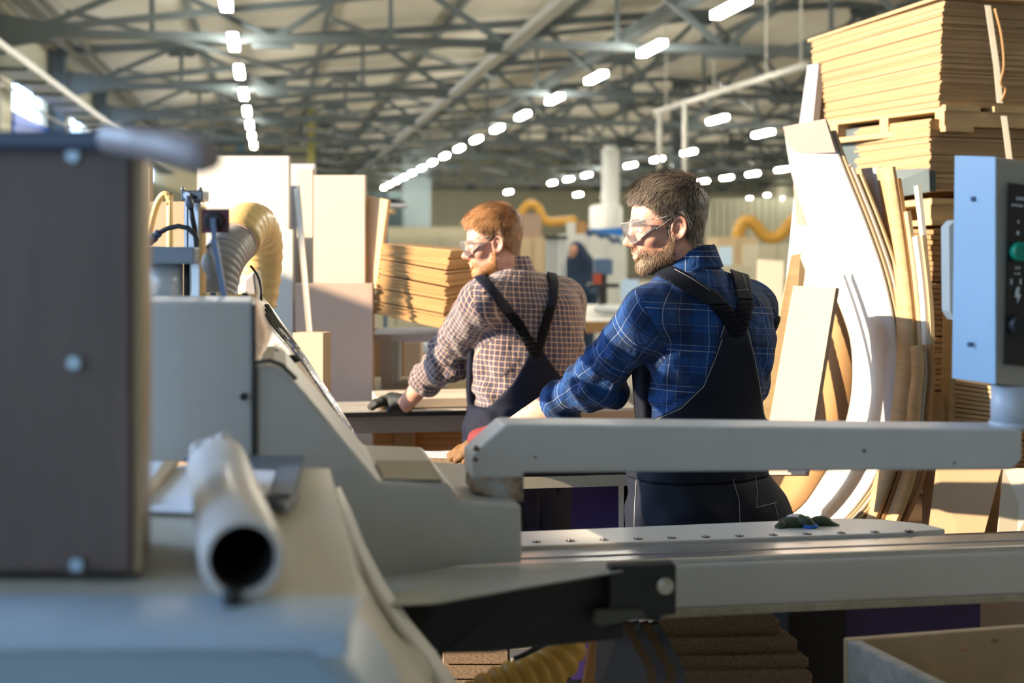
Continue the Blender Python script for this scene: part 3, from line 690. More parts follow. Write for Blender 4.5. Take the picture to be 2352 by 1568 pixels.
c = P(433, 449, 2.99); part('hose_nut', MB().cyl(c, c + Vector((0, -.02, 0)), .0075, 6), M_STEEL, cyl_t); c = P(449, 453, 2.99); part('port', MB().cyl(c, c + Vector((0, -.002, 0)), .004, 10), M_BLACK, cyl_t)
part('hose_fitting', MB().tube([P(433, 452, 2.965), P(434, 460, 2.96), P(436, 468, 2.96), P(438, 478, 2.96)], [.005, .0085, .009, .0075], 12), mat('fitting', (.12, .13, .17), .3), cyl_t)
part('air_hose', MB().tube([P(438, 474, 2.96), P(442, 500, 2.96), P(448, 530, 2.97), P(452, 570, 2.98)], .0055, 8), mat('hose_black', (.02, .022, .03), .35), cyl_t)
blk = thing('clamp_block', 'blue-grey steel block over a pale cylinder on the saw head', 'bracket', P(385, 680, 2.85))
part('block', MB().prism([P(322, 566, 2.8), P(447, 568, 2.8), P(447, 606, 2.8), P(322, 606, 2.8)], (0, .12, 0)), mat('block_blue', (.20, .24, .29), .4), blk, bevel=.004)
part('bush', MB().cyl(P(372, 604, 2.87), P(372, 690, 2.87), .042, 28), mat('bush_pale', (.50, .55, .60), .3, .2), blk)
part('rod', MB().cyl(P(429, 604, 2.87), P(429, 690, 2.87), .006, 12), M_DARK, blk); part('guide', MB().prism([P(440, 600, 2.86), P(462, 600, 2.86), P(462, 690, 2.86), P(440, 690, 2.86)], (0, .03, 0)), M_ALU, blk)
ah = [P(345, 560, 2.92), P(352, 548, 2.92), P(366, 534, 2.92), P(386, 524, 2.92), P(410, 519, 2.92), P(432, 524, 2.92), P(447, 538, 2.92), P(458, 562, 2.92), P(462, 600, 2.93)]
single('air_line', MB().tube(ah, .0052, 10), mat('hose_black', (.02, .022, .03)), 'black air line arching over the blue-grey block', 'hose')
ft = thing('hose_coupling', 'dark blue ribbed hose coupling at the left end of the black air line', 'coupling', P(352, 556, 2.915))
for k, (x, y, r) in enumerate(((366, 533, .0085), (357, 542, .0095), (350, 551, .0075))):
    part('collar', MB().cyl(P(x, y, 2.915), P(x - 8, y + 8, 2.915), r, 14), mat('coupling_blue', (.06, .08, .13), .35), ft, bevel=.001)
yh = [P(334, 1735, 4.3), P(335, 690, 4.3), P(337, 570, 4.3), P(346, 520, 4.3), P(358, 475, 4.3), P(368, 455, 4.3), P(378, 446, 4.3), P(386, 452, 4.3), P(389, 470, 4.3), P(390, 560, 4.3), P(391, 1735, 4.3)]
def smooth_path(p, k=4):
    return [v for v in smooth_rows([p])[0]]
single('yellow_hose', MB().tube(smooth_path(yh), .0105, 10), mat('yellow_hose', (.78, .55, .22), .5), 'pale yellow hose arch before the wooden panel at left', 'hose')
# orange frame with dark red plate and lever
of = thing('switch_frame', 'orange metal frame with a dark red switch plate and blue lever', 'switch', P(520, 684, 2.45))
M_OR = mat('orange_frame', (.52, .27, .05), .45)
part('frame', MB().prism([P(457, 474, 2.45), P(465, 474, 2.45), P(465, 674, 2.45), P(582, 676, 2.45), (P(582, 684, 2.45)), P(457, 684, 2.45)], (0, .03, 0)), M_OR, of)
part('plate', MB().prism([P(463, 480, 2.44), P(526, 480, 2.44), P(526, 535, 2.44), P(463, 535, 2.44)], (0, .006, 0)), mat('dark_red', (.10, .012, .02), .45), of, 'dark red plate')
c = P(492, 508, 2.44); part('dial', MB().cyl(c, c + Vector((0, -.012, 0)), .016, 24), M_BLACK, of, bevel=.002)
part('lever', MB().beam(P(489, 500, 2.42), P(493, 560, 2.42), .008, .008).beam(P(493, 556, 2.42), P(516, 684, 2.42), .009, .009), mat('lever_blue', (.12, .18, .30), .35), of)
part('hinge', MB().ball(P(478, 605, 2.44), .012, 6, (1, .6, 1.6)), mat('hinge_grey', (.25, .22, .2), .4), of)
for x in (490, 562): part('foot_bolt', MB().cyl(P(x, 680, 2.44), P(x, 671, 2.44), .006, 6), M_DARK, of)
# ribbed ducts
def ribbed(path, r, mb, pitch=.011, amp=.06, n=26):
    path = smooth_path(path); L_ = [0]
    for i in range(1, len(path)): L_.append(L_[-1] + (path[i] - path[i - 1]).length)
    tot = L_[-1]; m_ = int(tot / (pitch / 4)); pts = []; rs = []; j = 0
    for i in range(m_ + 1):
        s = tot * i / m_
        while j < len(L_) - 2 and L_[j + 1] < s: j += 1
        f_ = (s - L_[j]) / max(1e-6, L_[j + 1] - L_[j]); pts.append(path[j].lerp(path[j + 1], f_))
        rr = r if not callable(r) else r(s / tot)
        rs.append(rr * (1 + amp * (abs(math.sin(math.pi * s / pitch)) ** .6 - .6)))
    return mb.tube(pts, rs, n)
duct = thing('flexible_duct', 'grey ribbed flexible duct joined to a warm yellow plastic duct behind the saw head', 'duct', P(520, 690, 3.1))
part('grey_hose', ribbed([P(478, 730, 2.98), P(488, 680, 3.0), P(502, 625, 3.02), P(520, 585, 3.06), P(545, 556, 3.14)], .045, MB(), .0135, .10), mat('duct_grey', (.33, .31, .29), .4), duct, 'grey ribbed hose')
part('collar', MB().cyl(P(538, 560, 3.12), P(556, 545, 3.17), .048, 28), mat('duct_tape', (.62, .42, .34), .5), duct)
part('yellow_hose', ribbed([P(545, 555, 3.13), P(562, 522, 3.2), P(585, 515, 3.28), P(600, 545, 3.34), P(602, 590, 3.38), P(598, 640, 3.4), P(588, 700, 3.4)], lambda s: .047 if s > .3 else .05, MB(), .03, .10), mat('duct_yellow', (.80, .55, .22), .35, bump=.4, bscale=30), duct, 'warm yellow plastic hose')
single('signal_cable', MB().tube(smooth_path([P(575, 610, 3.1), P(590, 630, 3.1), P(598, 655, 3.1), P(600, 690, 3.1)]), .003, 6), M_DARK, 'thin dark green cable in front of the yellow duct', 'cable')
single('motor_cap', MB().prism([P(560, 640, 3.2), P(585, 620, 3.2), P(592, 680, 3.2), P(555, 690, 3.2)], (0, .08, 0)), mat('cap_white', (.6, .56, .54), .4), 'small white motor cap between the ducts and the sloping hood', 'motor', bevel=.006)

# ---- upright panels, left middle
GP = 'upright furniture panels left of the workers'
def panel(x0, y0, x1, y1, Y, m, lab, x0b=None, x1b=None, t=.02, k=.36, name='furniture_panel', grp=GP, cat='panel', ybr=None):
    w = (x1 - x0) / F * Y * k
    x0b = x0 if x0b is None else x0b; x1b = x1 if x1b is None else x1b
    Z1 = y1; pts = [(x0, y0, Y + w), (x1, ybr if ybr else y0, Y), (x1b, Z1, Y), (x0b, Z1, Y + w)]
    return plate(name, pts, t, m, lab, cat, grp, bevel=.001)
panel(453, 358, 663, fy(5.95), 5.95, M_PANW, 'largest cream white panel standing upright behind the saw head')
panel(572, 527, 672, fy(5.85), 5.85, M_PANW, 'lower white panel leaning in front of the largest cream one', x1b=674)
panel(600, 376, 722, fy(6.15), 6.15, M_GREYB, 'grey-brown panel edge showing behind the cream panels')
panel(682, 388, 718, fy(5.9), 5.9, M_PANC, 'narrow cream panel between the large panel and the wide one')
panel(720, 402, 838, fy(5.75), 5.75, M_PANC, 'wide cream panel with pinkish face right of the thin batten')
plate('furniture_panel', [(838, 448, 5.8), (891, 459, 5.75), (864, 662, 5.75), (836, 655, 5.8)], .02, mat('orange_board', (.72, .46, .25), .7), 'orange tapering panel at the right end of the upright panels', 'panel', GP)
panel(678, 650, 856, fy(5.6), 5.6, M_MDFP, 'broad bare fibreboard panel in front, half in shade', k=.30)
plate('wood_batten', [(675, 436, 5.5), (687, 424, 5.5), (729, 900, 5.3), (716, 900, 5.3)], .012, M_CREAMB, 'thin pale batten leaning against the fibreboard panel', 'batten')
panel(672, 764, 742, fy(4.6), 4.6, mat('block_tan', (.50, .38, .24), .7), 'tan board block standing at the foot of the thin batten', t=.06, name='board_block', grp=None, cat='board')
panel(340, 463, 452, fy(4.6), 4.6, M_MDF, 'sunlit plywood panel behind the pale yellow hose', name='plywood_panel', k=.2, grp=None)
panel(300, 385, 343, fy(4.8), 4.8, M_PINE, 'narrow brown door edge beside the dark cabinet', name='wood_edge', grp=None, cat='board')

# ---- bundles of sheets (layers are real, one part per bundle)
def bundle(parent, A, B, C, D, nl, m, depth, seed, jag=.006, name='sheet_bundle', lab=None):
    """layers between top edge A-B and bottom edge D-C (left, right); depth vector"""
    r = random.Random(seed); mb = MB()
    for i in range(nl):
        s0 = i / nl; s1 = (i + .80) / nl
        j0 = r.uniform(-jag, jag); j1 = r.uniform(-jag, jag); dj = r.uniform(-jag, jag)
        e = (B - A).normalized()
        n_ = depth.normalized()
        a = A.lerp(D, s0) + e * j0 - n_ * dj; b_ = B.lerp(C, s0) + e * j1 - n_ * dj; c = B.lerp(C, s1) + e * j1 - n_ * dj; d = A.lerp(D, s1) + e * j0 - n_ * dj
        mb.prism([a, b_, c, d], depth)
    return part(name, mb, m, parent, lab, kind='stuff')
cs = thing('cardboard_stack', 'sunlit stack of corrugated cardboard sheets behind the ginger-haired worker', 'cardboard stack', P(950, 770, 5.9))
ed = [(560, 575), (597, 614), (626, 646), (668, 690), (712, 750)]
tops = [(876, 558, 1036, 574), (876, 596, 1024, 622), (870, 630, 1022, 660), (864, 662, 1024, 690), (858, 692, 1022, 722)]
for k, (x0, y0, x1, y1) in enumerate(tops):
    nx = tops[k + 1] if k < 4 else (856, 722, 1012, 757)
    A, B = P(x0, y0 + 1, 5.63), P(x1, y1 + 1, 5.44); D, C = P(nx[0], nx[1] - 2, 5.63), P(nx[2] + (6 if k in (1, 4) else 0), nx[3] - 2, 5.44)
    bundle(cs, A, B, C, D, 8, M_CARDO, Vector((.1, .7, 0)), 11 + k, .008)
single('stack_pallet', MB().box(P(960, 775, 5.9) + Vector((0, .2, 0)), (.40, .5, .03)).box(Vector((P(890, 0, 5.9).x, 6.1, .575)), (.05, .45, 1.15)).box(Vector((P(1010, 0, 5.9).x, 6.1, .575)), (.05, .45, 1.15)), M_GREYB, 'grey trolley carrying the sunlit cardboard stack', 'trolley')
for k, (x0, y0, x1) in enumerate(((858, 754, 905), (905, 760, 928))):
    plate('brown_board', [(x0, y0, 6.6), (x1, y0 + 3, 6.6), (x1, fy(6.6), 6.6), (x0, fy(6.6), 6.6)], .03, M_MDFD, 'brown board standing below the cardboard stack, %s of two' % ['wider', 'narrower'][k], 'board', 'brown boards below the cardboard stack')
plate('flat_board', [(858, 905, 5.7), (1100, 900, 5.7), (1060, 862, 6.4), (860, 866, 6.4)], .02, mat('khaki_board', (.48, .36, .18), .7), 'khaki board lying flat behind the work table', 'board', away=(0, 0, -1))
bx = MB().prism([P(922, 785, 7.2), P(966, 785, 7.2), P(966, fy(7.2), 7.2), P(922, fy(7.2), 7.2)], (0, .2, 0)); single('carton', bx, M_MDF, 'small blurred carton right of the brown boards', 'box', bevel=.005)

# ---- right side: pallets with bundles
def bowed(name, ptsN, ptsF, YN, YF, t, m, lab, grp=None, cat='board'):
    A = smooth_path([P(x, y, YN) for x, y in ptsN]); B = smooth_path([P(x, y, YF) for x, y in ptsF])
    mb = MB().ribbon(A, B, t)
    return single(name, mb, m, lab, cat, grp)
ub = thing('cardboard_bundle', 'huge strapped bundle of cardboard sheets topmost at upper right', 'cardboard stack', P(2160, 240, 5.3))
dep = Vector((.62, .28, 0))     # runs off to the right
YL, YR = 5.9, 5.2
A0, B0_, C0, D0 = P(1862, 92, YL), P(2168, -6, YR), P(2156, 246, YR), P(1885, 285, YL)
for k in range(6):
    s0, s1 = k / 6, (k + .97) / 6
    a = A0.lerp(D0, s0); b_ = B0_.lerp(C0, s0); c = B0_.lerp(C0, s1); d = A0.lerp(D0, s1)
    bundle(ub, a, b_, c, d, 9, M_CARD, Vector((.90, .30, 0)), 31 + k, .005)
part('cover_sheet', MB().prism([P(1855, 97, YL + .02), P(2165, -6, YR - .02), P(2460, 8, YR + .1), P(2460, 8, YR + .8)], (0, 0, .012)), M_CARD, ub)
def pallet(p, name, lab, zt):
    """p: (left-far px, right-near px) edge line"""
    t = thing(name, lab, 'pallet', p[0])
    a, b_ = p; e = (b_ - a); dv = Vector((.95, .30, 0))
    for k in range(5):
        part('deck_board', MB().prism([a + dv * (k * .21), b_ + dv * (k * .21), b_ + dv * (k * .21 + .15), a + dv * (k * .21 + .15)], (0, 0, -.022)), M_PINE, t)
    for s in (0.02, .47, .92):
        q_ = a + e * s
        part('stringer', MB().prism([q_ + Vector((0, 0, -.022)), q_ + dv * 1.0 + Vector((0, 0, -.022)), q_ + dv * 1.0 + e * .07 + Vector((0, 0, -.022)), q_ + e * .07 + Vector((0, 0, -.022))], (0, 0, -.055)), M_PINE, t)
    part('bottom_board', MB().prism([a + Vector((0, 0, -.077)), b_ + Vector((0, 0, -.077)), b_ + dv * .12 + Vector((0, 0, -.077)), a + dv * .12 + Vector((0, 0, -.077))], (0, 0, -.02)), M_PINE, t)
    return t
pallet((P(1902, 276, YL - .05), P(2172, 240, YR - .02)), 'wooden_pallet', 'pine pallet between the two cardboard bundles at upper right', 0)
lb = thing('cardboard_bundle', 'second cardboard bundle under the pallet, wrapped in grey film at its left', 'cardboard stack', P(2130, 500, 5.3))
A0, B0_, C0, D0 = P(1925, 300, YL), P(2137, 272, YR), P(2137, 440, YR), P(1930, 470, YL)
for k in range(4):
    s0, s1 = k / 4, (k + .97) / 4
    bundle(lb, A0.lerp(D0, s0), B0_.lerp(C0, s0), B0_.lerp(C0, s1), A0.lerp(D0, s1), 9, M_CARD, Vector((.90, .30, 0)), 51 + k, .005)
film = [P(1918, 302, YL - .03), P(2008, 290, 5.66), P(2010, 392, 5.66), P(2135, 386, YR - .03), P(2137, 440, YR - .03), P(1930, 475, YL - .03)]
part('film_wrap', MB().prism(film, (-.004, -.006, 0)), M_FILM, lb, 'grey stretch film wrap')
part('side_film', MB().prism([P(2138, 392, YR - .012), P(2150, 392, YR - .012), P(2150, 440, YR - .012), P(2138, 440, YR - .012)], (-.002, -.004, 0)), M_FILM, lb)
lb3 = thing('cardboard_bundle', 'dark brown third bundle low behind the leaning boards at right', 'cardboard stack', P(2130, 1000, 5.3))
A0, B0_, C0, D0 = P(1925, 520, YL), P(2140, 528, YR), P(2140, 1150, YR), P(1930, 1060, YL)
for k in range(5):
    s0, s1 = k / 5, (k + .97) / 5
    bundle(lb3, A0.lerp(D0, s0), B0_.lerp(C0, s0), B0_.lerp(C0, s1), A0.lerp(D0, s1), 10, M_CARD2, Vector((.90, .30, 0)), 71 + k, .006)
pallet((P(1930, 478, YL - .02), P(2140, 455, YR - .01)), 'wooden_pallet', 'dark pallet half hidden behind the leaning boards at right', 0)
# straps
def strap(pts, w, lab, m=M_STRAP):
    A_ = [P(x, y, Y) for x, y, Y in pts]; B_ = [P(x + w, y + 1, Y) for x, y, Y in pts]
    single('packing_strap', MB().ribbon(A_, B_, .003, False), m, lab, 'strap', 'packing straps on the right bundles')
strap([(2262, 12, 5.17), (2272, 80, 5.18), (2282, 150, 5.18), (2290, 236, 5.18)], 13, 'white packing strap down the topmost cardboard bundle')
strap([(2299, 266, 5.18), (2305, 310, 5.18), (2312, 366, 5.18)], 13, 'white packing strap down the second cardboard bundle')
single('loose_cord', MB().tube(smooth_path([P(2285, 20, 5.15), P(2300, 80, 5.13), P(2306, 150, 5.12), P(2298, 190, 5.13), P(2310, 205, 5.14), P(2300, 232, 5.14)]), .004, 6), M_MDFD, 'thin brown cord hanging beside the white strap', 'cord')
plate('leaning_plank', [(1855, 150, 5.95), (1880, 146, 5.85), (1866, 284, 5.85), (1836, 284, 5.95)], .03, M_GREYB, 'grey-faced plank standing left of the topmost cardboard bundle', 'plank')

# ---- leaning and bowed sheets, right
GL = 'thin sheets leaning in the rack at right'
curveR = [(1895, 275), (1938, 390), (1990, 520), (2030, 640), (2056, 770), (2060, 880), (2045, 980), (2012, 1085), (1960, 1165), (1900, 1225)]
curveL = [(1800, 292), (1818, 400), (1858, 530), (1905, 660), (1938, 780), (1952, 880), (1940, 980), (1905, 1070), (1860, 1130), (1790, 1190)]
def bow(dx, top, m, lab, t=.006, dL=None, YN=4.45, YF=4.85, bot=1225):
    pn = [(x + dx * (1 - .0 * i), y) for i, (x, y) in enumerate(curveR)]; pf = [(x + dx, y) for x, y in curveL]
    def cut(ps, y0):
        out = []
        for i, p in enumerate(ps):
            if p[1] >= y0:
                if not out and i > 0:
                    a = ps[i - 1]; s = (y0 - a[1]) / (p[1] - a[1]); out.append((a[0] + (p[0] - a[0]) * s, y0))
                out.append(p)
        return out
    pn2, pf2 = cut(pn, top), cut(pf, top + 14)
    n_ = min(len(pn2), len(pf2)); pn2 = pn2[-n_:]; pf2 = pf2[-n_:]
    return bowed('bowed_sheet', pn2, pf2, YN, YF, t, m, lab, GL)
bow(0, 275, M_WHITE, 'broad white bowed sheet in front, brightest of the leaning sheets')
single('sheet_flap', MB().prism([P(1799, 291, 4.84), P(1896, 273, 4.43), P(1920, 350, 4.43), P(1815, 354, 4.84)], Vector((-.002, -.004, 0))), mat('pink_flap', (.34, .245, .215), .7), 'pinkish cardboard flap at the top of the broad white sheet', 'cardboard')
bow(12, 300, M_MDF, 'brown bowed sheet directly behind the broad white one', YN=4.44, YF=4.87)
bow(22, 380, M_CREAMB, 'cream bowed sheet behind the brown one', YN=4.43, YF=4.87)
bow(36, 400, M_EDGE, 'tan bowed sheet third behind the broad white one', YN=4.42, YF=4.87)
# taller boards fanned behind
def fan(x0, y0, xm, ym, x1, y1, w, m, lab, Y=4.6, t=.012, lw=None, name='leaning_board'):
    """near edge curve (x0,y0)-(xm,ym)-(x1,y1), w px wide edge face to the left"""
    lw = lw or w
    ptsN = [(x0, y0), ((x0 + xm) / 2 + 6, (y0 + ym) / 2), (xm, ym), ((xm + x1) / 2 + 22, (ym + y1) / 2 + 10), (x1, y1)]
    ptsF = [(x - lw, y + 3) for x, y in ptsN]
    return bowed(name, ptsN, ptsF, Y, Y + .02 + w * .0012, t, m, lab, GL)
fan(2018, 384, 2075, 800, 1985, 1225, 40, M_GREYB, 'grey translucent sheet left of the thick tan board', Y=4.44)
fan(2050, 383, 2098, 800, 1998, 1225, 38, M_PINE, 'thick tan board with a rounded top among the leaning boards', Y=4.38)
fan(2062, 410, 2106, 820, 2012, 1225, 12, M_MDFD, 'dark brown sheet just right of the thick tan board', Y=4.38)
fan(2084, 485, 2116, 820, 2030, 1225, 16, M_EDGE, 'short ochre board right of the dark brown sheet', Y=4.36)
fan(2108, 425, 2132, 800, 2058, 1225, 9, M_WHITE, 'slim white-edged board standing highest at the right of the rack', Y=4.34)
fan(2106, 542, 2126, 820, 2046, 1225, 12, M_WHITE, 'short white board in front of the slim white-edged one', Y=4.33)
fan(2118, 540, 2138, 820, 2066, 1225, 11, M_EDGE, 'short tan board right of the short white board', Y=4.32)
fan(2136, 790, 2134, 930, 2062, 1225, 22, M_CARD2, 'low dark brown board at the right foot of the rack', Y=4.31)
fan(2112, 792, 2106, 930, 2046, 1225, 22, M_PINE, 'low tan board end beside the low dark brown board', Y=4.30)
plate('leaning_board', [(2170, 530, 4.5), (2192, 520, 4.45), (2160, fy(4.45), 4.45), (2145, fy(4.5), 4.5)], .02, M_PINE, 'narrow tan board standing left of the blue control box', 'board')
# left flank of the rack
plate('leaning_board', [(1836, 330, 5.0), (1870, 450, 4.95), (1850, 700, 4.9), (1800, 700, 5.0)], .01, mat('blue_white', (.55, .62, .75), .4), 'pale blue-white sheet leaning far left of the rack', 'board')
plate('leaning_board', [(1822, 420, 4.95), (1905, 560, 4.9), (1935, 800, 4.85), (1845, 760, 4.95)], .008, M_MDFP, 'pinkish sheet behind the left side of the broad white sheet', 'board')
plate('leaning_board', [(1830, 517, 4.9), (1876, 520, 4.85), (1940, 720, 4.8), (1850, 720, 4.9)], .008, M_CREAMB, 'cream sheet below the pinkish one left of the white sheet', 'board')
plate('leaning_board', [(1818, 585, 4.6), (1840, 582, 4.6), (1790, 965, 4.4), (1745, 965, 4.4)], .02, M_PINE, 'long pine board tilted beside the shoulder of the man in blue', 'board')
plate('leaning_board', [(1838, 590, 4.66), (1850, 620, 4.66), (1812, 965, 4.5), (1790, 965, 4.5)], .02, M_EDGE, 'darker pine edge right beside the tilted pine board', 'board')
plate('leaning_board', [(1822, 656, 4.5), (1920, 660, 4.25), (1850, 1090, 4.05), (1745, 1090, 4.3)], .012, M_MDFP, 'pinkish fibreboard panel leaning by the elbow of the man in blue', 'board')
bowed('bowed_sheet', [(1918, 690), (1950, 780), (1955, 880), (1940, 970), (1905, 1060), (1850, 1150), (1800, 1190)], [(1905, 700), (1880, 790), (1862, 880), (1845, 970), (1820, 1050), (1795, 1110), (1780, 1130)], 4.5, 4.6, .006, M_MDFD, 'brown bowed fibreboard between the pinkish panel and the white sheet', GL)
# right of the rack, below
plate('leaning_board', [(2120, 905, 4.5), (2162, 908, 4.45), (2160, 1230, 4.3), (2118, 1230, 4.35)], .02, M_MDF, 'tan board standing below the control box, leftmost there', 'board')
cc = thing('cardboard_bundle', 'short bundle of pale cardboard below the blue control box', 'cardboard stack', P(2220, 980, 4.4))
part('carton_base', MB().prism([P(2164, 978, 4.5), P(2298, 992, 4.3), P(2298, 1272, 4.3), P(2164, 1252, 4.5)], (.18, .45, 0)), M_CARD2, cc)
bundle(cc, P(2162, 868, 4.5), P(2300, 890, 4.3), P(2300, 990, 4.3), P(2162, 975, 4.5), 10, M_PINE, Vector((.2, .5, 0)), 91, .006)
plate('leaning_board', [(2150, 1075, 4.15), (2300, 1075, 4.1), (2235, 1320, 4.02), (2120, 1310, 4.07)], .02, M_MDF, 'large tan board leaning below the beam at right', 'board')
plate('leaning_board', [(2305, 1075, 4.1), (2420, 1075, 4.05), (2420, 1330, 4.0), (2284, 1330, 4.0)], .02, M_CREAMB, 'pale board at the right edge below the beam', 'board')
# support rack so that boards stand
rk = MB().hbox(1.45, 3.3, 3.95, 6.6, 0, .60); single('timber_plinth', rk, M_CARD2, 'low dark timber base under the leaning boards at right', 'base')
for (i, (x, y, Y)) in enumerate(((2225, 1245, 4.2),)):
    pass
# gloves on the far side of the sliding table
gl = thing('work_gloves', 'dark green and white work gloves lying behind the sliding table', 'gloves', P(1850, 1215, 3.08))
part('glove', MB().ball(P(1822, 1200, 3.07), .022, 8, (1.5, .9, .6)).tube([P(1800, 1205, 3.06), P(1785, 1212, 3.05)], [.012, .008], 8).tube([P(1835, 1192, 3.06), P(1858, 1200, 3.05), P(1870, 1212, 3.05)], [.012, .010, .008], 8), mat('glove_green', (.03, .045, .02), .7), gl)
part('glove', MB().ball(P(1830, 1190, 3.08), .018, 8, (1.3, .9, .55)).tube([P(1850, 1192, 3.08), P(1868, 1202, 3.08)], [.010, .007], 8), mat('glove_white', (.65, .55, .5), .7), gl)
part('glove_cuff', MB().ball(P(1862, 1208, 3.05), .012, 6, (1.4, .8, .6)), mat('glove_blue', (.02, .12, .55), .6), gl)
part('glove', MB().ball(P(1885, 1196, 3.08), .016, 8, (1.5, .9, .7)).tube([P(1895, 1200, 3.08), P(1925, 1212, 3.08)], [.010, .008], 8), mat('glove_green', (.03, .045, .02)), gl)
single('offcut_shelf', MB().hbox(1.12, 1.40, 3.01, 3.08, .90, .915), M_DARK, 'dark shelf behind the sliding table carrying the work gloves', 'shelf')

# ================================================================ BELOW THE TABLE
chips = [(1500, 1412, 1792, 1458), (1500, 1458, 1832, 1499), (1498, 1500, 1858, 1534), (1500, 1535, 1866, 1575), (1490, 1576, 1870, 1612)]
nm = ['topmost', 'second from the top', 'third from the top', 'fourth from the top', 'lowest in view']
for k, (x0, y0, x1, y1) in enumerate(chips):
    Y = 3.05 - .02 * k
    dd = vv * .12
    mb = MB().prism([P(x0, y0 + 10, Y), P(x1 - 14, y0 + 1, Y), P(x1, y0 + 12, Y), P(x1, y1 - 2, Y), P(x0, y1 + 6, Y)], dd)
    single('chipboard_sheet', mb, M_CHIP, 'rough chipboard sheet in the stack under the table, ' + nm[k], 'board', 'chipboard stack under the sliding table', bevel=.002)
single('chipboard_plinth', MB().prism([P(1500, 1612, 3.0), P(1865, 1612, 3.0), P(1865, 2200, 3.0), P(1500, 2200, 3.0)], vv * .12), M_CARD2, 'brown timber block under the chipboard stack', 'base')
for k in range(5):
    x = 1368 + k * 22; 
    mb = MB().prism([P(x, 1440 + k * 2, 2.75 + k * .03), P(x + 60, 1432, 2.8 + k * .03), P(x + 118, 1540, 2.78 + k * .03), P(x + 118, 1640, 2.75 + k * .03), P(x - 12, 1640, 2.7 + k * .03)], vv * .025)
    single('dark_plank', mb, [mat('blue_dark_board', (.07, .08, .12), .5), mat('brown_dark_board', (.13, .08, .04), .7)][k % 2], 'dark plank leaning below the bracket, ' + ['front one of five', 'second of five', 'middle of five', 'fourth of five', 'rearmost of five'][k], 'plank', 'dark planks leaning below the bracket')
single('lit_edge_strip', MB().prism([P(1362, 1452, 2.74), P(1372, 1446, 2.74), P(1362, 1640, 2.68), P(1330, 1640, 2.68)], vv * .02), M_PINEO, 'orange strip coloured as the lit edge left of the dark planks', 'batten')  # warm lit edge of the plank pile, put in as an orange strip
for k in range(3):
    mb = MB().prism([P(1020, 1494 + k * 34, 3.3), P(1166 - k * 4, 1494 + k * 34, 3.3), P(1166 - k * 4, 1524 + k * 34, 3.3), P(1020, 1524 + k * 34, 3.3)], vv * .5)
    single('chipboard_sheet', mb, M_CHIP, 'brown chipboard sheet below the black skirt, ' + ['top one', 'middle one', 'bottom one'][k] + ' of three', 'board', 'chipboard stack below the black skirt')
ho = ribbed([P(1305, 1440, 2.62), P(1292, 1492, 2.6), P(1258, 1532, 2.58), P(1200, 1562, 2.56), P(1120, 1600, 2.54), P(1040, 1660, 2.5)], .040, MB(), .024, .20)
single('suction_hose', ho, M_ORANGE, 'ribbed yellow-brown suction hose under the black skirt', 'hose')
single('hose_cable', MB().tube(smooth_path([P(1255, 1478, 2.5), P(1200, 1505, 2.5), P(1180, 1512, 2.5)]), .005, 6), M_BLACK, 'black cable along the top of the suction hose', 'cable')
pf = thing('floor_pallet', 'pale pallet on the floor seen between hose and dark planks', 'pallet', P(1340, 1510, 5.4))
for k in range(3): part('board', MB().prism([P(1310, 1476 + k * 11, 5.0), P(1375, 1475 + k * 11, 5.0), P(1375, 1483 + k * 11, 5.0), P(1310, 1484 + k * 11, 5.0)], (0, .3, 0)), M_CREAMB, pf)
part('block', MB().prism([P(1325, 1476, 5.02), P(1333, 1476, 5.02), P(1333, 1507, 5.02), P(1325, 1507, 5.02)], (0, .2, 0)), M_CARD2, pf)
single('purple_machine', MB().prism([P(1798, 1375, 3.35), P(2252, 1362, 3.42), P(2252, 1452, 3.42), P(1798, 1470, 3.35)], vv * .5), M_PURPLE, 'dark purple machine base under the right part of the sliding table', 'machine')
plate('carton', [(2254, 1372, 3.6), (2420, 1368, 3.6), (2420, 1450, 3.6), (2254, 1450, 3.6)], .3, M_MDFP, 'pink-brown carton at the right edge under the table', 'box')
cr = thing('wooden_crate', 'open grey-brown wooden crate in the lower right corner', 'crate', P(2150, 1600, 2.4))
fl = P(1945, 1470, 2.62); frt = P(2420, 1434, 2.70); nl_ = P(2175, 1590, 2.32)
M_CRW = mat('crate_wood', (.44, .31, .18), .75, var=.25, scale=6, stretch=(1, 4, 1), bump=.2, bscale=30); M_CRG = mat('crate_grey', (.38, .36, .32), .8, var=.5, scale=25)
e1 = (frt - fl); e2 = (nl_ - fl); e2.z = 0; e2 = e2.normalized() * 1.2
part('far_side', MB().prism([fl, frt, frt - Vector((0, 0, .45)), fl - Vector((0, 0, .45))], (-.002, .02, 0)), M_CRW, cr, bevel=.003)
part('left_side', MB().prism([fl, fl + e2, fl + e2 - Vector((0, 0, .45)), fl - Vector((0, 0, .45))], (.028, .004, 0)), M_CRG, cr, bevel=.004)
part('bottom', MB().prism([fl - Vector((0, 0, .44)), fl + e2 - Vector((0, 0, .44)), fl + e2 + Vector((.5, .1, -.44)), frt - Vector((0, 0, .44))], (0, 0, -.02)), M_CRW, cr)
for x, y in ((2212, 1490), (2285, 1470)):
    c = P(x, y, 2.63); part('knot', MB().ball(c, .006, 5, (1.4, .3, .7)), M_CARD2, cr)

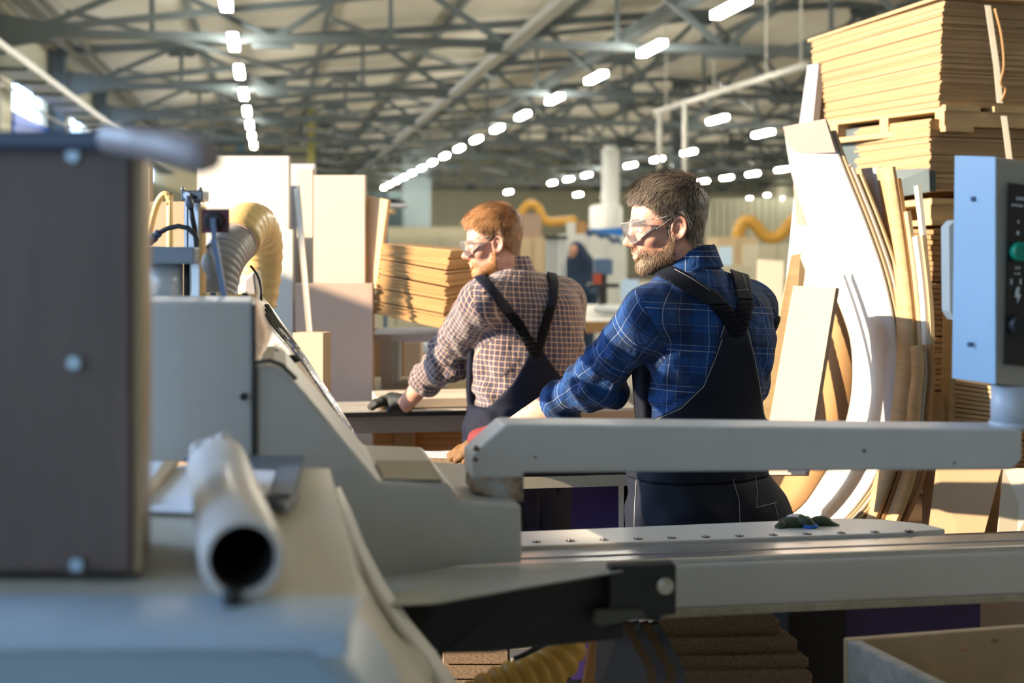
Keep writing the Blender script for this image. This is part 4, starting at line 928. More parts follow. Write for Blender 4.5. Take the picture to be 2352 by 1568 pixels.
# ================================================================ FAR HALL
def cabinet(x0, y0, x1, y1, Y, m, name, lab, cat, doors=2, d=.6, md=None, grp=None):
    t = thing(name, lab, cat, P((x0 + x1) / 2, y1, Y), grp)
    part('body', MB().prism([P(x0, y0, Y), P(x1, y0, Y), P(x1, y1, Y), P(x0, y1, Y)], (CV[0] * d, CV[1] * d, 0)), m, t)
    w = (x1 - x0) / doors
    for k in range(doors):
        part('door', MB().prism([P(x0 + k * w + 1.5, y0 + 2, Y - .02), P(x0 + (k + 1) * w - 1.5, y0 + 2, Y - .02), P(x0 + (k + 1) * w - 1.5, y1 - 2, Y - .02), P(x0 + k * w + 1.5, y1 - 2, Y - .02)], (0, .018, 0)), md or m, t)
    return t
M_TAN = mat('tan_panel', (.55, .42, .26), .7); M_WH = mat('far_white', (.62, .64, .62), .5); M_KH = mat('khaki_wall', (.50, .46, .33), .7)
cabinet(1195, 545, 1252, fy(16.5), 16.5, M_TAN, 'storage_cabinet', 'tan storage cabinet behind the head of the ginger-haired worker', 'cabinet')
plate('cardboard_sheet', [(1196, 490, 16.6), (1243, 492, 16.6), (1243, 545, 16.6), (1196, 545, 16.6)], .3, M_MDFP, 'pinkish cardboard box on top of the tan storage cabinet', 'box')
rkk = thing('profile_rack', 'rack of white vertical profiles beside the tan storage cabinet', 'rack', P(1278, fy(13), 13))
for k in range(6): part('profile', MB().prism([P(1255 + k * 8, 548, 13), P(1260 + k * 8, 548, 13), P(1260 + k * 8, fy(13), 13), P(1255 + k * 8, fy(13), 13)], (0, .1, 0)), M_WH, rkk)
part('top_rail', MB().prism([P(1252, 542, 12.98), P(1304, 542, 12.98), P(1304, 549, 12.98), P(1252, 549, 12.98)], (0, .15, 0)), M_DARK, rkk)
cabinet(1302, 537, 1440, fy(19.5), 19.5, M_WH, 'white_cabinet', 'wide white machine cabinet behind the hooded figure', 'cabinet', 3)
plate('carton', [(1303, 510, 19.6), (1322, 510, 19.6), (1322, 537, 19.6), (1303, 537, 19.6)], .3, M_WH, 'white carton on the wide white cabinet', 'box')
plate('carton', [(1323, 508, 19.6), (1349, 508, 19.6), (1349, 537, 19.6), (1323, 537, 19.6)], .3, M_MDFD, 'brown carton on the wide white cabinet', 'box')
single('silo_tank', MB().cyl(P(1392, fy(26), 26), P(1392, 476, 26), .30, 24).ball(P(1392, 476, 26), .30, 8, (1, 1, .2)), M_WH, 'white cylindrical tank rising behind the blue tarpaulin', 'tank')
gd = MB().cyl(P(1402, fy(32), 32), P(1402, 345, 32), .20, 20).cyl(P(1402, 345, 32), P(1402, 335, 32), .14, 20); single('vertical_duct', gd, M_WH, 'pale vertical duct with dark cap rising to the roof left of the grey-haired man', 'duct')
tp = [[P(1346 + i * 9, 520 + abs(i - 4) * 1.2 + 5 * math.sin(i * 2.1), 17.5 + .1 * j) + Vector((0, 0, -.02 * j - .015 * i)) for i in range(10)] for j in range(5)]
tpb = MB(); grid(tpb, tp); tpb.prism([P(1350, 527, 17.45), P(1432, 522, 17.45), P(1432, 543, 17.45), P(1385, 536, 17.45)], (0, .3, 0))
single('blue_tarpaulin', tpb, mat('tarp_blue', (.02, .17, .55), .45), 'bright blue tarpaulin draped behind the goggles of the grey-haired man', 'tarpaulin')
single('duct_hose', ribbed([P(1190, fy(24), 24), P(1190, 540, 24), P(1192, 500, 24), P(1204, 478, 24), P(1218, 468, 24), P(1236, 478, 24), P(1246, 498, 24), P(1262, 510, 24), P(1305, 508, 24), P(1318, 530, 24), P(1320, fy(24), 24)], .075, MB(), .09, .1, 12), M_ORANGE, 'orange hose arch behind the ginger-haired worker', 'hose')
single('duct_hose', ribbed([P(1694, fy(22), 22), P(1695, 560, 22), P(1698, 530, 22), P(1706, 512, 22), P(1722, 507, 22), P(1738, 520, 22), P(1758, 542, 22), P(1782, 545, 22), P(1802, 530, 22), P(1816, 512, 22), P(1828, 505, 22), P(1838, 530, 22), P(1840, fy(22), 22)], .095, MB(), .1, .1, 12), M_ORANGE, 'orange suction hose loop right of the grey-haired man', 'hose')
# far bench with white top
wb = thing('far_workbench', 'white-topped workbench with brown edge between the two men', 'workbench', P(1400, fy(12), 12))
part('top', MB().hbox(2.35, 5.5, 11.9, 15.2, .86, .90), M_WHITE, wb); part('edge', MB().hbox(2.35, 5.5, 11.88, 11.9, .80, .90), M_MDFD, wb)
for a in (2.5, 3.6): part('leg', MB().hbox(a, a + .08, 12, 12.08, 0, .8), M_CARD2, wb)
single('cloth_heap', MB().ball(P(1402, 711, 13), .1, 8, (1.6, 1, .5)), M_WH, 'crumpled white cloth heap on the far workbench', 'cloth')
plate('display_board', [(1428, 642, 13), (1468, 642, 13), (1468, 690, 13), (1428, 690, 13)], .1, mat('lightblue_box', (.55, .72, .9), .5), 'light blue carton on the far workbench by the chest of the man in blue', 'box')
dm = thing('drill_press', 'blurred blue drill press on the far workbench', 'machine', P(1385, 680, 14))
part('column', MB().cyl(P(1385, 714, 14), P(1385, 600, 14), .04, 12), M_DARK, dm); part('head', MB().box(P(1385, 612, 14), (.18, .25, .16)), mat('press_blue', (.08, .14, .24), .4), dm, bevel=.02)
part('table', MB().box(P(1385, 655, 14), (.3, .3, .04)), M_DARK, dm); part('motor', MB().box(P(1372, 640, 13.9), (.08, .1, .1)), mat('press_red', (.35, .06, .03), .5), dm)
bench2 = thing('far_bench', 'long grey bench with clutter behind the ginger-haired worker', 'workbench', P(1060, fy(10), 10))
part('top', MB().hbox(-.4, 2.0, 9.2, 10.6, .86, .9), M_WH, bench2); part('leg', MB().hbox(1.0, 1.08, 9.3, 9.4, 0, .86), M_DARK, bench2); part('leg', MB().hbox(1.9, 1.98, 9.3, 9.4, 0, .86), M_DARK, bench2)
single('power_tool', MB().box(P(1042, 766, 9.6), (.16, .2, .06)).cyl(P(1042, 750, 9.6), P(1042, 668, 9.6), .03, 10).box(P(1042, 668, 9.6), (.14, .2, .14)).cyl(P(1030, 640, 9.6), P(1055, 640, 9.6), .05, 12), M_DARK, 'dark power tool on the far bench left of the ginger-haired worker', 'tool', bevel=.01)
# cream partition and sheets on rack, left of the ginger head
cabinet(858, 545, 1062, fy(15), 15, M_KH, 'low_partition', 'low khaki partition behind the cardboard stack', 'partition', 4)
cabinet(862, 521, 1180, 560, 34, M_KH, 'machine_housing', 'long khaki machine housing across the far hall', 'machine', 6)
for k, (y, x1) in enumerate(((456, 938), (468, 950), (480, 905))):
    plate('rack_sheet', [(850, y, 9), (x1 - 20, y, 9), (x1 - 20, y + 5, 9), (850, y + 5, 9)], .5, [M_DARK, M_GREYB, M_MDFD][k], '%s sheet on the rack beside the orange panel' % ['dark upper', 'grey middle', 'brown lower'][k], 'sheet', 'sheets on the rack beside the orange panel')
sr = thing('sheet_rack', 'steel rack with short arms hidden behind the orange panel', 'rack', P(845, fy(9.6), 9.6))
for px in (835, 880): part('post', MB().prism([P(px, 440, 9.6), P(px + 9, 440, 9.6), P(px + 9, fy(9.6), 9.6), P(px, fy(9.6), 9.6)], (0, .05, 0)), M_TRUSS, sr)
single('wood_log', MB().cyl(P(905, 486, 9), P(905, 486, 9) + Vector((-.4, .3, 0)), .018, 12), M_PINE, 'round pale wood end sticking out beside the orange panel', 'log')
# pale blue strip curtain and dark glazing at the far end left
gz = thing('end_glazing', 'tall pale blue strip curtain at the far end of the hall', 'curtain', P(960, fy(60), 60))
for k in range(6): part('strip', MB().prism([P(925 + k * 11, 345, 60), P(934 + k * 11, 345, 60), P(934 + k * 11, fy(60), 60), P(925 + k * 11, fy(60), 60)], (0, .1, 0)), mat('strip_blue', (.42, .56, .62), .4), gz)
single('dark_partition', MB().prism([P(700, 440, 58), P(925, 440, 58), P(925, fy(58), 58), P(700, fy(58), 58)], (0, .2, 0)), mat('dark_teal', (.07, .11, .12), .5), 'dark teal partition behind the cream panels at the far end', 'partition')
single('yellow_column', MB().hbox(.95, 1.15, 40, 40.2, 0, 6), mat('olive_steel', (.24, .23, .06), .5), 'olive yellow column above the cream panels', 'column')
single('dark_column', MB().hbox(12.6, 12.9, 44, 44.3, 0, 6.4), M_TRUSS, 'dark column in the far hall right of the grey-haired man', 'column')
# right background
for k, (x0, y0, x1, Y, m_, lab) in enumerate(((1650, 545, 1740, 20, M_TAN, 'tan cabinet row right of the grey hair, left part'), (1742, 560, 1830, 18, M_KH, 'khaki cabinet behind the leaning boards'), (1640, 610, 1725, 17, M_KH, 'low khaki cabinet beside the collar of the man in blue'))):
    cabinet(x0, y0, x1, fy(Y), Y, m_, 'storage_cabinet', lab, 'cabinet')
plate('leaning_sheet', [(1742, 595, 10), (1800, 600, 10), (1786, fy(9.6), 9.6), (1728, fy(9.6), 9.6)], .02, M_CREAMB, 'cream board tilted behind the right shoulder of the man in blue', 'board')
plate('carton', [(1655, 566, 17.1), (1682, 566, 17.1), (1682, 610, 17.1), (1655, 610, 17.1)], .2, mat('lightblue_box', (.55, .72, .9)), 'light blue carton right of the collar of the man in blue', 'box')
rw = thing('ribbed_wall_unit', 'pale ribbed wall unit in the far right hall', 'partition', P(1730, fy(50), 50))
for k in range(14): part('rib', MB().prism([P(1625 + k * 16, 455, 50), P(1637 + k * 16, 455, 50), P(1637 + k * 16, fy(50), 50), P(1625 + k * 16, fy(50), 50)], (0, .3, 0)), M_WALL, rw)
for k, (x_, y_, w_) in enumerate(((1722, 455, 'leftmost of three'), (1762, 448, 'middle of three'), (1795, 456, 'rightmost of three'))):
    c = copy_tree(first); c.location = P(x_, y_, 68); c.scale = (.5, .3, .5); c['label'] = 'tiny white lamp in the cluster above the ribbed wall unit, ' + w_; c['group'] = 'tiny far lamps above the ribbed wall unit'
# ================================================================ PEOPLE (distance fields turned into meshes)
f32 = np.float32
def vnoise(p, freq, seed=0):
    rs = np.random.RandomState(seed); T = rs.rand(32, 32, 32).astype(f32)
    q = p * freq + 100.0; i = np.floor(q).astype(np.int32); f = q - i; f = f * f * (3 - 2 * f)
    i0 = i & 31; i1 = (i + 1) & 31
    def g(a, b, c): return T[a, b, c]
    x0, y0, z0 = i0[:, 0], i0[:, 1], i0[:, 2]; x1, y1, z1 = i1[:, 0], i1[:, 1], i1[:, 2]; fx, fy_, fz = f[:, 0], f[:, 1], f[:, 2]
    a = g(x0, y0, z0) * (1 - fx) + g(x1, y0, z0) * fx; b = g(x0, y1, z0) * (1 - fx) + g(x1, y1, z0) * fx
    c = g(x0, y0, z1) * (1 - fx) + g(x1, y0, z1) * fx; d = g(x0, y1, z1) * (1 - fx) + g(x1, y1, z1) * fx
    return (a * (1 - fy_) + b * fy_) * (1 - fz) + (c * (1 - fy_) + d * fy_) * fz
def s_cone(p, a, b, ra, rb):
    a = np.array(a, f32); b = np.array(b, f32); ba = b - a; h = np.clip(((p - a) @ ba) / (ba @ ba), 0, 1)
    return np.linalg.norm(p - a - h[:, None] * ba, axis=1) - (ra + (rb - ra) * h)
def s_ell(p, c, r):
    r = np.array(r, f32); q = (p - np.array(c, f32)) / r; k0 = np.linalg.norm(q, axis=1); k1 = np.linalg.norm(q / r, axis=1) + 1e-9
    return k0 * (k0 - 1.0) / k1
def smin(a, b, k):
    h = np.clip(.5 + .5 * (b - a) / k, 0, 1); return b + (a - b) * h - k * h * (1 - h)
def smax(a, b, k): return -smin(-a, -b, k)
def s_poly(x, y, poly):
    """signed distance to a 2-D polygon"""
    poly = np.array(poly, f32); n = len(poly); d = np.full(x.shape, 1e9, f32); s = np.ones(x.shape, f32)
    for i in range(n):
        a = poly[i]; b = poly[i - 1]; e = b - a; wx = x - a[0]; wy = y - a[1]
        t = np.clip((wx * e[0] + wy * e[1]) / (e @ e), 0, 1); dx = wx - e[0] * t; dy = wy - e[1] * t
        d = np.minimum(d, dx * dx + dy * dy)
        c1 = y >= a[1]; c2 = y < b[1]; c3 = e[0] * wy > e[1] * wx
        fl = (c1 & c2 & c3) | (~c1 & ~c2 & ~c3); s = np.where(fl, -s, s)
    return s * np.sqrt(d)
def s_line(x, y, pts, w):
    d = np.full(x.shape, 1e9, f32)
    for (ax, ay), (bx, by) in zip(pts[:-1], pts[1:]):
        ex, ey = bx - ax, by - ay; t = np.clip(((x - ax) * ex + (y - ay) * ey) / (ex * ex + ey * ey), 0, 1)
        d = np.minimum(d, np.hypot(x - ax - ex * t, y - ay - ey * t))
    return d - w
def nets(fn, lo, hi, h):
    lo = np.array(lo, f32); hi = np.array(hi, f32); n = np.ceil((hi - lo) / h).astype(int) + 1
    xs = [lo[i] + h * np.arange(n[i], dtype=f32) for i in range(3)]
    Fv = np.empty(tuple(n), f32)
    step = max(1, int(600000 / (n[1] * n[2])))
    for s in range(0, n[0], step):
        g = np.stack(np.meshgrid(xs[0][s:s + step], xs[1], xs[2], indexing='ij'), -1).reshape(-1, 3)
        Fv[s:s + step] = fn(g).reshape(-1, n[1], n[2])
    ins = Fv < 0; c = [(i, j, k) for i in (0, 1) for j in (0, 1) for k in (0, 1)]
    m = n - 1
    sl = lambda A, o: A[o[0]:o[0] + m[0], o[1]:o[1] + m[1], o[2]:o[2] + m[2]]
    cnt = sum(sl(ins, o).astype(np.int8) for o in c); mask = (cnt > 0) & (cnt < 8)
    idx = np.argwhere(mask); vid = -np.ones(tuple(m), np.int64); vid[mask] = np.arange(len(idx))
    acc = np.zeros((len(idx), 3), f32); num = np.zeros(len(idx), f32)
    for a in c:
        for ax in range(3):
            if a[ax]: continue
            b = list(a); b[ax] = 1
            fa = Fv[idx[:, 0] + a[0], idx[:, 1] + a[1], idx[:, 2] + a[2]]; fb = Fv[idx[:, 0] + b[0], idx[:, 1] + b[1], idx[:, 2] + b[2]]
            x = (fa < 0) != (fb < 0); t = np.where(x, fa / np.where(x, fa - fb, 1), 0)
            q = np.tile(np.array(a, f32), (len(idx), 1)); q[:, ax] = t
            acc += q * x[:, None]; num += x
    V = lo + (idx + acc / num[:, None]) * h
    Q = []
    for ax in range(3):
        o1, o2 = [(1, 2), (2, 0), (0, 1)][ax]
        A = np.take(ins, range(0, n[ax] - 1), ax); B = np.take(ins, range(1, n[ax]), ax)
        ed = np.argwhere(A != B); ok = (ed[:, o1] > 0) & (ed[:, o2] > 0) & (ed[:, o1] < m[o1]) & (ed[:, o2] < m[o2]); ed = ed[ok]
        fl = A[ed[:, 0], ed[:, 1], ed[:, 2]]
        def g(d1, d2):
            e = ed.copy(); e[:, o1] -= d1; e[:, o2] -= d2; return vid[e[:, 0], e[:, 1], e[:, 2]]
        q = np.stack([g(1, 1), g(0, 1), g(0, 0), g(1, 0)], 1); q[~fl] = q[~fl][:, ::-1]; Q.append(q)
    return V, np.concatenate(Q)
def np_mesh(name, V, Q, m, parent=None, origin=None, smooth=True, iters=1):
    V = np.asarray(V, np.float64)
    if iters:
        for _ in range(iters):
            S = np.zeros_like(V); N = np.zeros(len(V))
            for a in range(4):
                b = (a + 1) % 4
                np.add.at(S, Q[:, a], V[Q[:, b]]); np.add.at(N, Q[:, a], 1); np.add.at(S, Q[:, b], V[Q[:, a]]); np.add.at(N, Q[:, b], 1)
            V = V * .5 + .5 * S / np.maximum(N, 1)[:, None]
    og = np.array(origin if origin is not None else ORG[parent])
    me = bpy.data.meshes.new(name); nq = len(Q)
    me.vertices.add(len(V)); me.vertices.foreach_set('co', (V - og).astype(f32).ravel())
    me.loops.add(nq * 4); me.loops.foreach_set('vertex_index', Q.ravel().astype(np.int32))
    me.polygons.add(nq); me.polygons.foreach_set('loop_start', np.arange(0, nq * 4, 4, dtype=np.int32))
    me.polygons.foreach_set('use_smooth', np.full(nq, smooth)); me.update(calc_edges=True); me.validate()
    o = bpy.data.objects.new(name, me); COL.objects.link(o)
    for mm in (m if isinstance(m, list) else [m]): me.materials.append(mm)
    if parent is not None: o.parent = parent; ORG[o] = ORG[parent]
    else: o.location = og; ORG[o] = Vector(og)
    return o, V
def vattr(me, name, arr):
    a = me.attributes.new(name, 'FLOAT_VECTOR', 'POINT'); a.data.foreach_set('vector', np.asarray(arr, f32).ravel())

# ---- cloth materials
def plaid_mat(name, base, lines, bands, rough=.85, wr=22, wamp=.8, seam=(.5, .5, .5), sheen=.06):
    m = bpy.data.materials.new(name); m.use_nodes = True; n = m.node_tree.nodes; l = m.node_tree.links; b = n['Principled BSDF']
    b.inputs['Roughness'].default_value = rough; b.inputs['Specular IOR Level'].default_value = .15
    b.inputs['Sheen Weight'].default_value = sheen; b.inputs['Sheen Roughness'].default_value = .6
    at = n.new('ShaderNodeAttribute'); at.attribute_name = 'pt'; aa = n.new('ShaderNodeAttribute'); aa.attribute_name = 'pa'
    st = n.new('ShaderNodeSeparateXYZ'); sa = n.new('ShaderNodeSeparateXYZ'); l.new(at.outputs['Vector'], st.inputs[0]); l.new(aa.outputs['Vector'], sa.inputs[0])
    def math_(op, a, b_=None, c=None):
        x = n.new('ShaderNodeMath'); x.operation = op
        for i, v in enumerate((a, b_, c)):
            if v is None: continue
            if isinstance(v, (int, float)): x.inputs[i].default_value = v
            else: l.new(v, x.inputs[i])
        return x.outputs[0]
    sel = math_('GREATER_THAN', sa.outputs[2], 0.0)
    def mixf(a, b_):
        x = n.new('ShaderNodeMix'); x.data_type = 'FLOAT'; l.new(sel, x.inputs[0]); l.new(a, x.inputs[2]); l.new(b_, x.inputs[3]); return x.outputs[0]
    U = mixf(st.outputs[0], sa.outputs[0]); V = mixf(st.outputs[1], sa.outputs[1])
    def mixc(fac, a, b_):
        x = n.new('ShaderNodeMix'); x.data_type = 'RGBA'; l.new(fac, x.inputs[0])
        if isinstance(a, tuple): x.inputs[6].default_value = (*a, 1)
        else: l.new(a, x.inputs[6])
        if isinstance(b_, tuple): x.inputs[7].default_value = (*b_, 1)
        else: l.new(b_, x.inputs[7])
        return x.outputs[2]
    def stripe(co, period, off, w):
        q = math_('MODULO', math_('ADD', co, 10 * period - off), period)
        q = math_('ABSOLUTE', math_('SUBTRACT', q, period / 2)); return math_('LESS_THAN', q, w / 2)
    col = base
    for (co_, period, off, w, c, s) in bands + lines:
        for co in ((U,) if co_ == 'u' else (V,) if co_ == 'v' else (U, V)):
            col = mixc(math_('MULTIPLY', stripe(co, period, off, w), s), col, c)
    # seam between sleeve and body
    sm_ = math_('LESS_THAN', math_('ABSOLUTE', sa.outputs[2]), .0022)
    col = mixc(math_('MULTIPLY', sm_, .55), col, tuple(x * .25 for x in base))
    l.new(col, b.inputs['Base Color'])
    tc = n.new('ShaderNodeTexCoord'); nb = n.new('ShaderNodeTexNoise'); nb.inputs['Scale'].default_value = wr; nb.inputs['Detail'].default_value = 4
    nb.inputs['Distortion'].default_value = .8
    bp = n.new('ShaderNodeBump'); bp.inputs['Strength'].default_value = wamp; bp.inputs['Distance'].default_value = .016
    l.new(tc.outputs['Object'], nb.inputs['Vector']); l.new(nb.outputs['Fac'], bp.inputs['Height'])
    nb2 = n.new('ShaderNodeTexNoise'); nb2.inputs['Scale'].default_value = 900; bp2 = n.new('ShaderNodeBump'); bp2.inputs['Strength'].default_value = .15; bp2.inputs['Distance'].default_value = .001
    l.new(tc.outputs['Object'], nb2.inputs['Vector']); l.new(nb2.outputs['Fac'], bp2.inputs['Height']); l.new(bp.outputs[0], bp2.inputs['Normal']); l.new(bp2.outputs[0], b.inputs['Normal'])
    return m
M_PLAID = plaid_mat('blue_plaid_cotton', (.008, .040, .15),
    [('u', .088, .000, .0012, (.40, .43, .50), .6), ('u', .088, .022, .0008, (.34, .40, .50), .4), ('v', .096, .000, .0014, (.42, .45, .52), .65), ('v', .096, .013, .0010, (.40, .46, .55), .5), ('v', .096, .046, .0010, (.06, .18, .42), .35), ('v', .096, .060, .0009, (.30, .38, .48), .4)],
    [('u', .088, .034, .030, (.006, .014, .040), .6), ('v', .096, .028, .034, (.006, .014, .040), .5), ('b', .096, .072, .016, (.012, .06, .20), .45)], seam=(.3, .4, .5))
M_CHECK = plaid_mat('brown_check_cotton', (.035, .028, .048),
    [('b', .0175, .0, .0040, (.52, .35, .27), .6), ('b', .0175, .0088, .0016, (.12, .10, .16), .7)], [('u', .035, .0, .016, (.045, .030, .028), .6)], sheen=.35)
def denim(name, c, rough=.8, wamp=.3):
    return mat(name, c, rough, var=.25, scale=14, bump=wamp, bscale=34, spec=.25)
M_OVER2 = denim('navy_denim_black', (.005, .008, .018)); M_OVER1 = denim('navy_denim', (.006, .008, .022))
M_SATIN = mat('elastic_satin', (.003, .004, .009), .7, spec=.08, bump=.6, bscale=60, stretch=(1, 1, 3)); M_ELAST = mat('elastic_black', (.003, .003, .004), .8, spec=.15)
M_STITCH = mat('stitch_white', (.55, .55, .52), .8)
def skin_mat():
    m = bpy.data.materials.new('skin'); m.use_nodes = True; n = m.node_tree.nodes; l = m.node_tree.links; b = n['Principled BSDF']
    tc = n.new('ShaderNodeTexCoord'); a = n.new('ShaderNodeTexNoise'); a.inputs['Scale'].default_value = 22; a.inputs['Detail'].default_value = 5
    r = n.new('ShaderNodeValToRGB'); e = r.color_ramp.elements; e[0].position = .3; e[0].color = (.50, .22, .15, 1); e[1].position = .7; e[1].color = (.64, .36, .26, 1)
    l.new(tc.outputs['Object'], a.inputs['Vector']); l.new(a.outputs['Fac'], r.inputs[0]); l.new(r.outputs[0], b.inputs['Base Color'])
    b.inputs['Roughness'].default_value = .48; b.inputs['Subsurface Weight'].default_value = .12; b.inputs['Subsurface Radius'].default_value = (.012, .004, .002)
    nb = n.new('ShaderNodeTexNoise'); nb.inputs['Scale'].default_value = 260; bp = n.new('ShaderNodeBump'); bp.inputs['Strength'].default_value = .25; bp.inputs['Distance'].default_value = .001
    l.new(tc.outputs['Object'], nb.inputs['Vector']); l.new(nb.outputs['Fac'], bp.inputs['Height']); l.new(bp.outputs[0], b.inputs['Normal'])
    return m
M_SKIN = skin_mat()
def hair_mat(name, c0, c1, rough=.38):
    m = bpy.data.materials.new(name); m.use_nodes = True; n = m.node_tree.nodes; l = m.node_tree.links; b = n['Principled BSDF']
    a = n.new('ShaderNodeAttribute'); a.attribute_name = 'pt'; s = n.new('ShaderNodeSeparateXYZ'); l.new(a.outputs['Vector'], s.inputs[0])
    r = n.new('ShaderNodeValToRGB'); e = r.color_ramp.elements; e[0].position = .0; e[0].color = (*c0, 1); e[1].position = 1; e[1].color = (*c1, 1)
    l.new(s.outputs[0], r.inputs[0]); l.new(r.outputs[0], b.inputs['Base Color']); b.inputs['Roughness'].default_value = rough
    return m
def clear_mat(name, alpha, c=(.9, .92, .95)):
    m = bpy.data.materials.new(name); m.use_nodes = True; n = m.node_tree.nodes; l = m.node_tree.links
    n.remove(n['Principled BSDF']); o = n['Material Output']
    t = n.new('ShaderNodeBsdfTransparent'); g = n.new('ShaderNodeBsdfGlossy'); g.inputs['Roughness'].default_value = .08
    d = n.new('ShaderNodeBsdfDiffuse'); d.inputs[0].default_value = (*c, 1)
    fr_n = n.new('ShaderNodeFresnel'); fr_n.inputs[0].default_value = 1.45
    m1 = n.new('ShaderNodeMixShader'); m1.inputs[0].default_value = alpha; l.new(t.outputs[0], m1.inputs[1]); l.new(d.outputs[0], m1.inputs[2])
    m2 = n.new('ShaderNodeMixShader'); l.new(fr_n.outputs[0], m2.inputs[0]); l.new(m1.outputs[0], m2.inputs[1]); l.new(g.outputs[0], m2.inputs[2]); l.new(m2.outputs[0], o.inputs[0])
    return m
M_LENS = clear_mat('clear_lens', .10); M_RIM = clear_mat('clear_rim', .22)

# ---- head in its own frame: f forward (nose), s to the man's left (towards the camera), u up
def head_sdf(q, kind):
    d = s_ell(q, (-.010, 0, .034), (.090, .074, .082))
    d = smin(d, s_ell(q, (.036, 0, .028), (.050, .060, .050)), .03)
    d = smin(d, s_ell(q, (.036, 0, -.030), (.046, .054, .060)), .03)
    for s in (-1, 1):
        d = smin(d, s_cone(q, (-.004, s * .050, -.060), (.052, s * .020, -.096), .017, .016), .03)
        d = smin(d, s_ell(q, (.054, s * .040, -.030), (.022, .022, .018)), .018)
        d = smin(d, s_cone(q, (.074, s * .038, .014), (.086, s * .010, .010), .011, .010), .014)
        d = smax(d, -s_ell(q, (.093, s * .032, -.006), (.016, .018, .012)), .012)
        d = smin(d, s_cone(q, (.070, s * .040, -.002), (.080, s * .020, -.001), .0085, .0085), .006)
        d = smin(d, s_ell(q, (.096, s * .012, -.040), (.010, .008, .0075)), .006)
    d = smin(d, s_ell(q, (.066, 0, -.058), (.024, .028, .024)), .02)
    d = smin(d, s_ell(q, (.068, 0, -.099), (.019, .022, .017)), .018)
    d = smin(d, s_cone(q, (.083, 0, .006), (.108, 0, -.032), .0075, .0105), .012)
    d = smin(d, s_ell(q, (.108, 0, -.036), (.011, .011, .009)), .006)
    d = smin(d, s_cone(q, (.084, -.016, -.064), (.084, .016, -.064), .0055, .0055), .006)
    d = smin(d, s_cone(q, (.092, -.009, -.0635), (.092, .009, -.0635), .0045, .0045), .005)
    d = smin(d, s_cone(q, (.089, -.011, -.0745), (.089, .011, -.0745), .0058, .0058), .005)
    d = smax(d, -s_cone(q, (.100, -.020, -.069), (.100, .020, -.069), .0035, .0035), .003)
    # neck
    d = smin(d, s_cone(q, (-.028, 0, -.045), (-.062, 0, -.20), .056, .064), .035)
    # ears
    for s in (-1, 1):
        c = np.array((-.010, s * .072, -.006), f32); r = q - c
        ca, sa_ = math.cos(.22), math.sin(.22); r2 = np.stack([r[:, 0] * ca + r[:, 2] * sa_, r[:, 1] * s - (-r[:, 0]) * .35, -r[:, 0] * sa_ + r[:, 2] * ca], 1)
        rr = np.hypot(r2[:, 0] / .62, r2[:, 2] + 0) ; ang = np.arctan2(r2[:, 2], -r2[:, 0])
        torus = np.hypot((rr - .0265) * .8, r2[:, 1] - .008) - .0048
        e = smin(torus, s_ell(r2, (0, .001, -.003), (.0165, .0050, .027)), .004)
        e = smin(e, s_ell(r2, (.004, .004, -.028), (.009, .005, .010)), .006)
        e = smin(e, np.hypot((np.hypot((r2[:, 0] + .001) / .62, r2[:, 2] + .004) - .0145) * .8, r2[:, 1] - .006) - .0028, .003)
        e = smax(e, -s_ell(r2, (.002, .011, -.006), (.0072, .010, .011)), .003)
        e = smin(e, s_ell(r2, (.013, .003, -.007), (.005, .004, .007)), .004)
        d = smin(d, e, .005)
    return d
def hair_region(q, kind):
    """> 0 where hair grows (metres inside the hairline)"""
    f, s, u = q[:, 0], np.abs(q[:, 1]), q[:, 2]
    xp = [-.12, -.075, -.045, -.030, -.018, -.006, .006, .014, .020, .030, .050, .066, .12]
    if kind == 2: up = [-.078, -.070, -.048, -.030, .012, .022, -.022, -.022, .010, .024, .044, .066, .068]
    else: up = [-.060, -.052, -.030, -.012, .018, .024, -.006, -.002, .020, .032, .048, .064, .066]
    return u - np.interp(f, xp, up)
def beard_region(q, kind):
    f, s, u = q[:, 0], np.abs(q[:, 1]), q[:, 2]
    xp = [-.02, .000, .010, .022, .040, .062, .080, .095, .12]
    up = [-.09, -.012, -.010, -.040, -.052, -.056, -.0475, -.0475, -.0475] if kind == 2 else [-.09, -.012, -.012, -.056, -.070, -.066, -.049, -.049, -.049]
    r = np.interp(f, xp, up) - u
    lips = (f > .083) & (u > -.0795) & (u < -.0605) & (s < .019)
    low = u < -.115
    r = np.where(lips | low | (f < .002), -1, r)
    return r
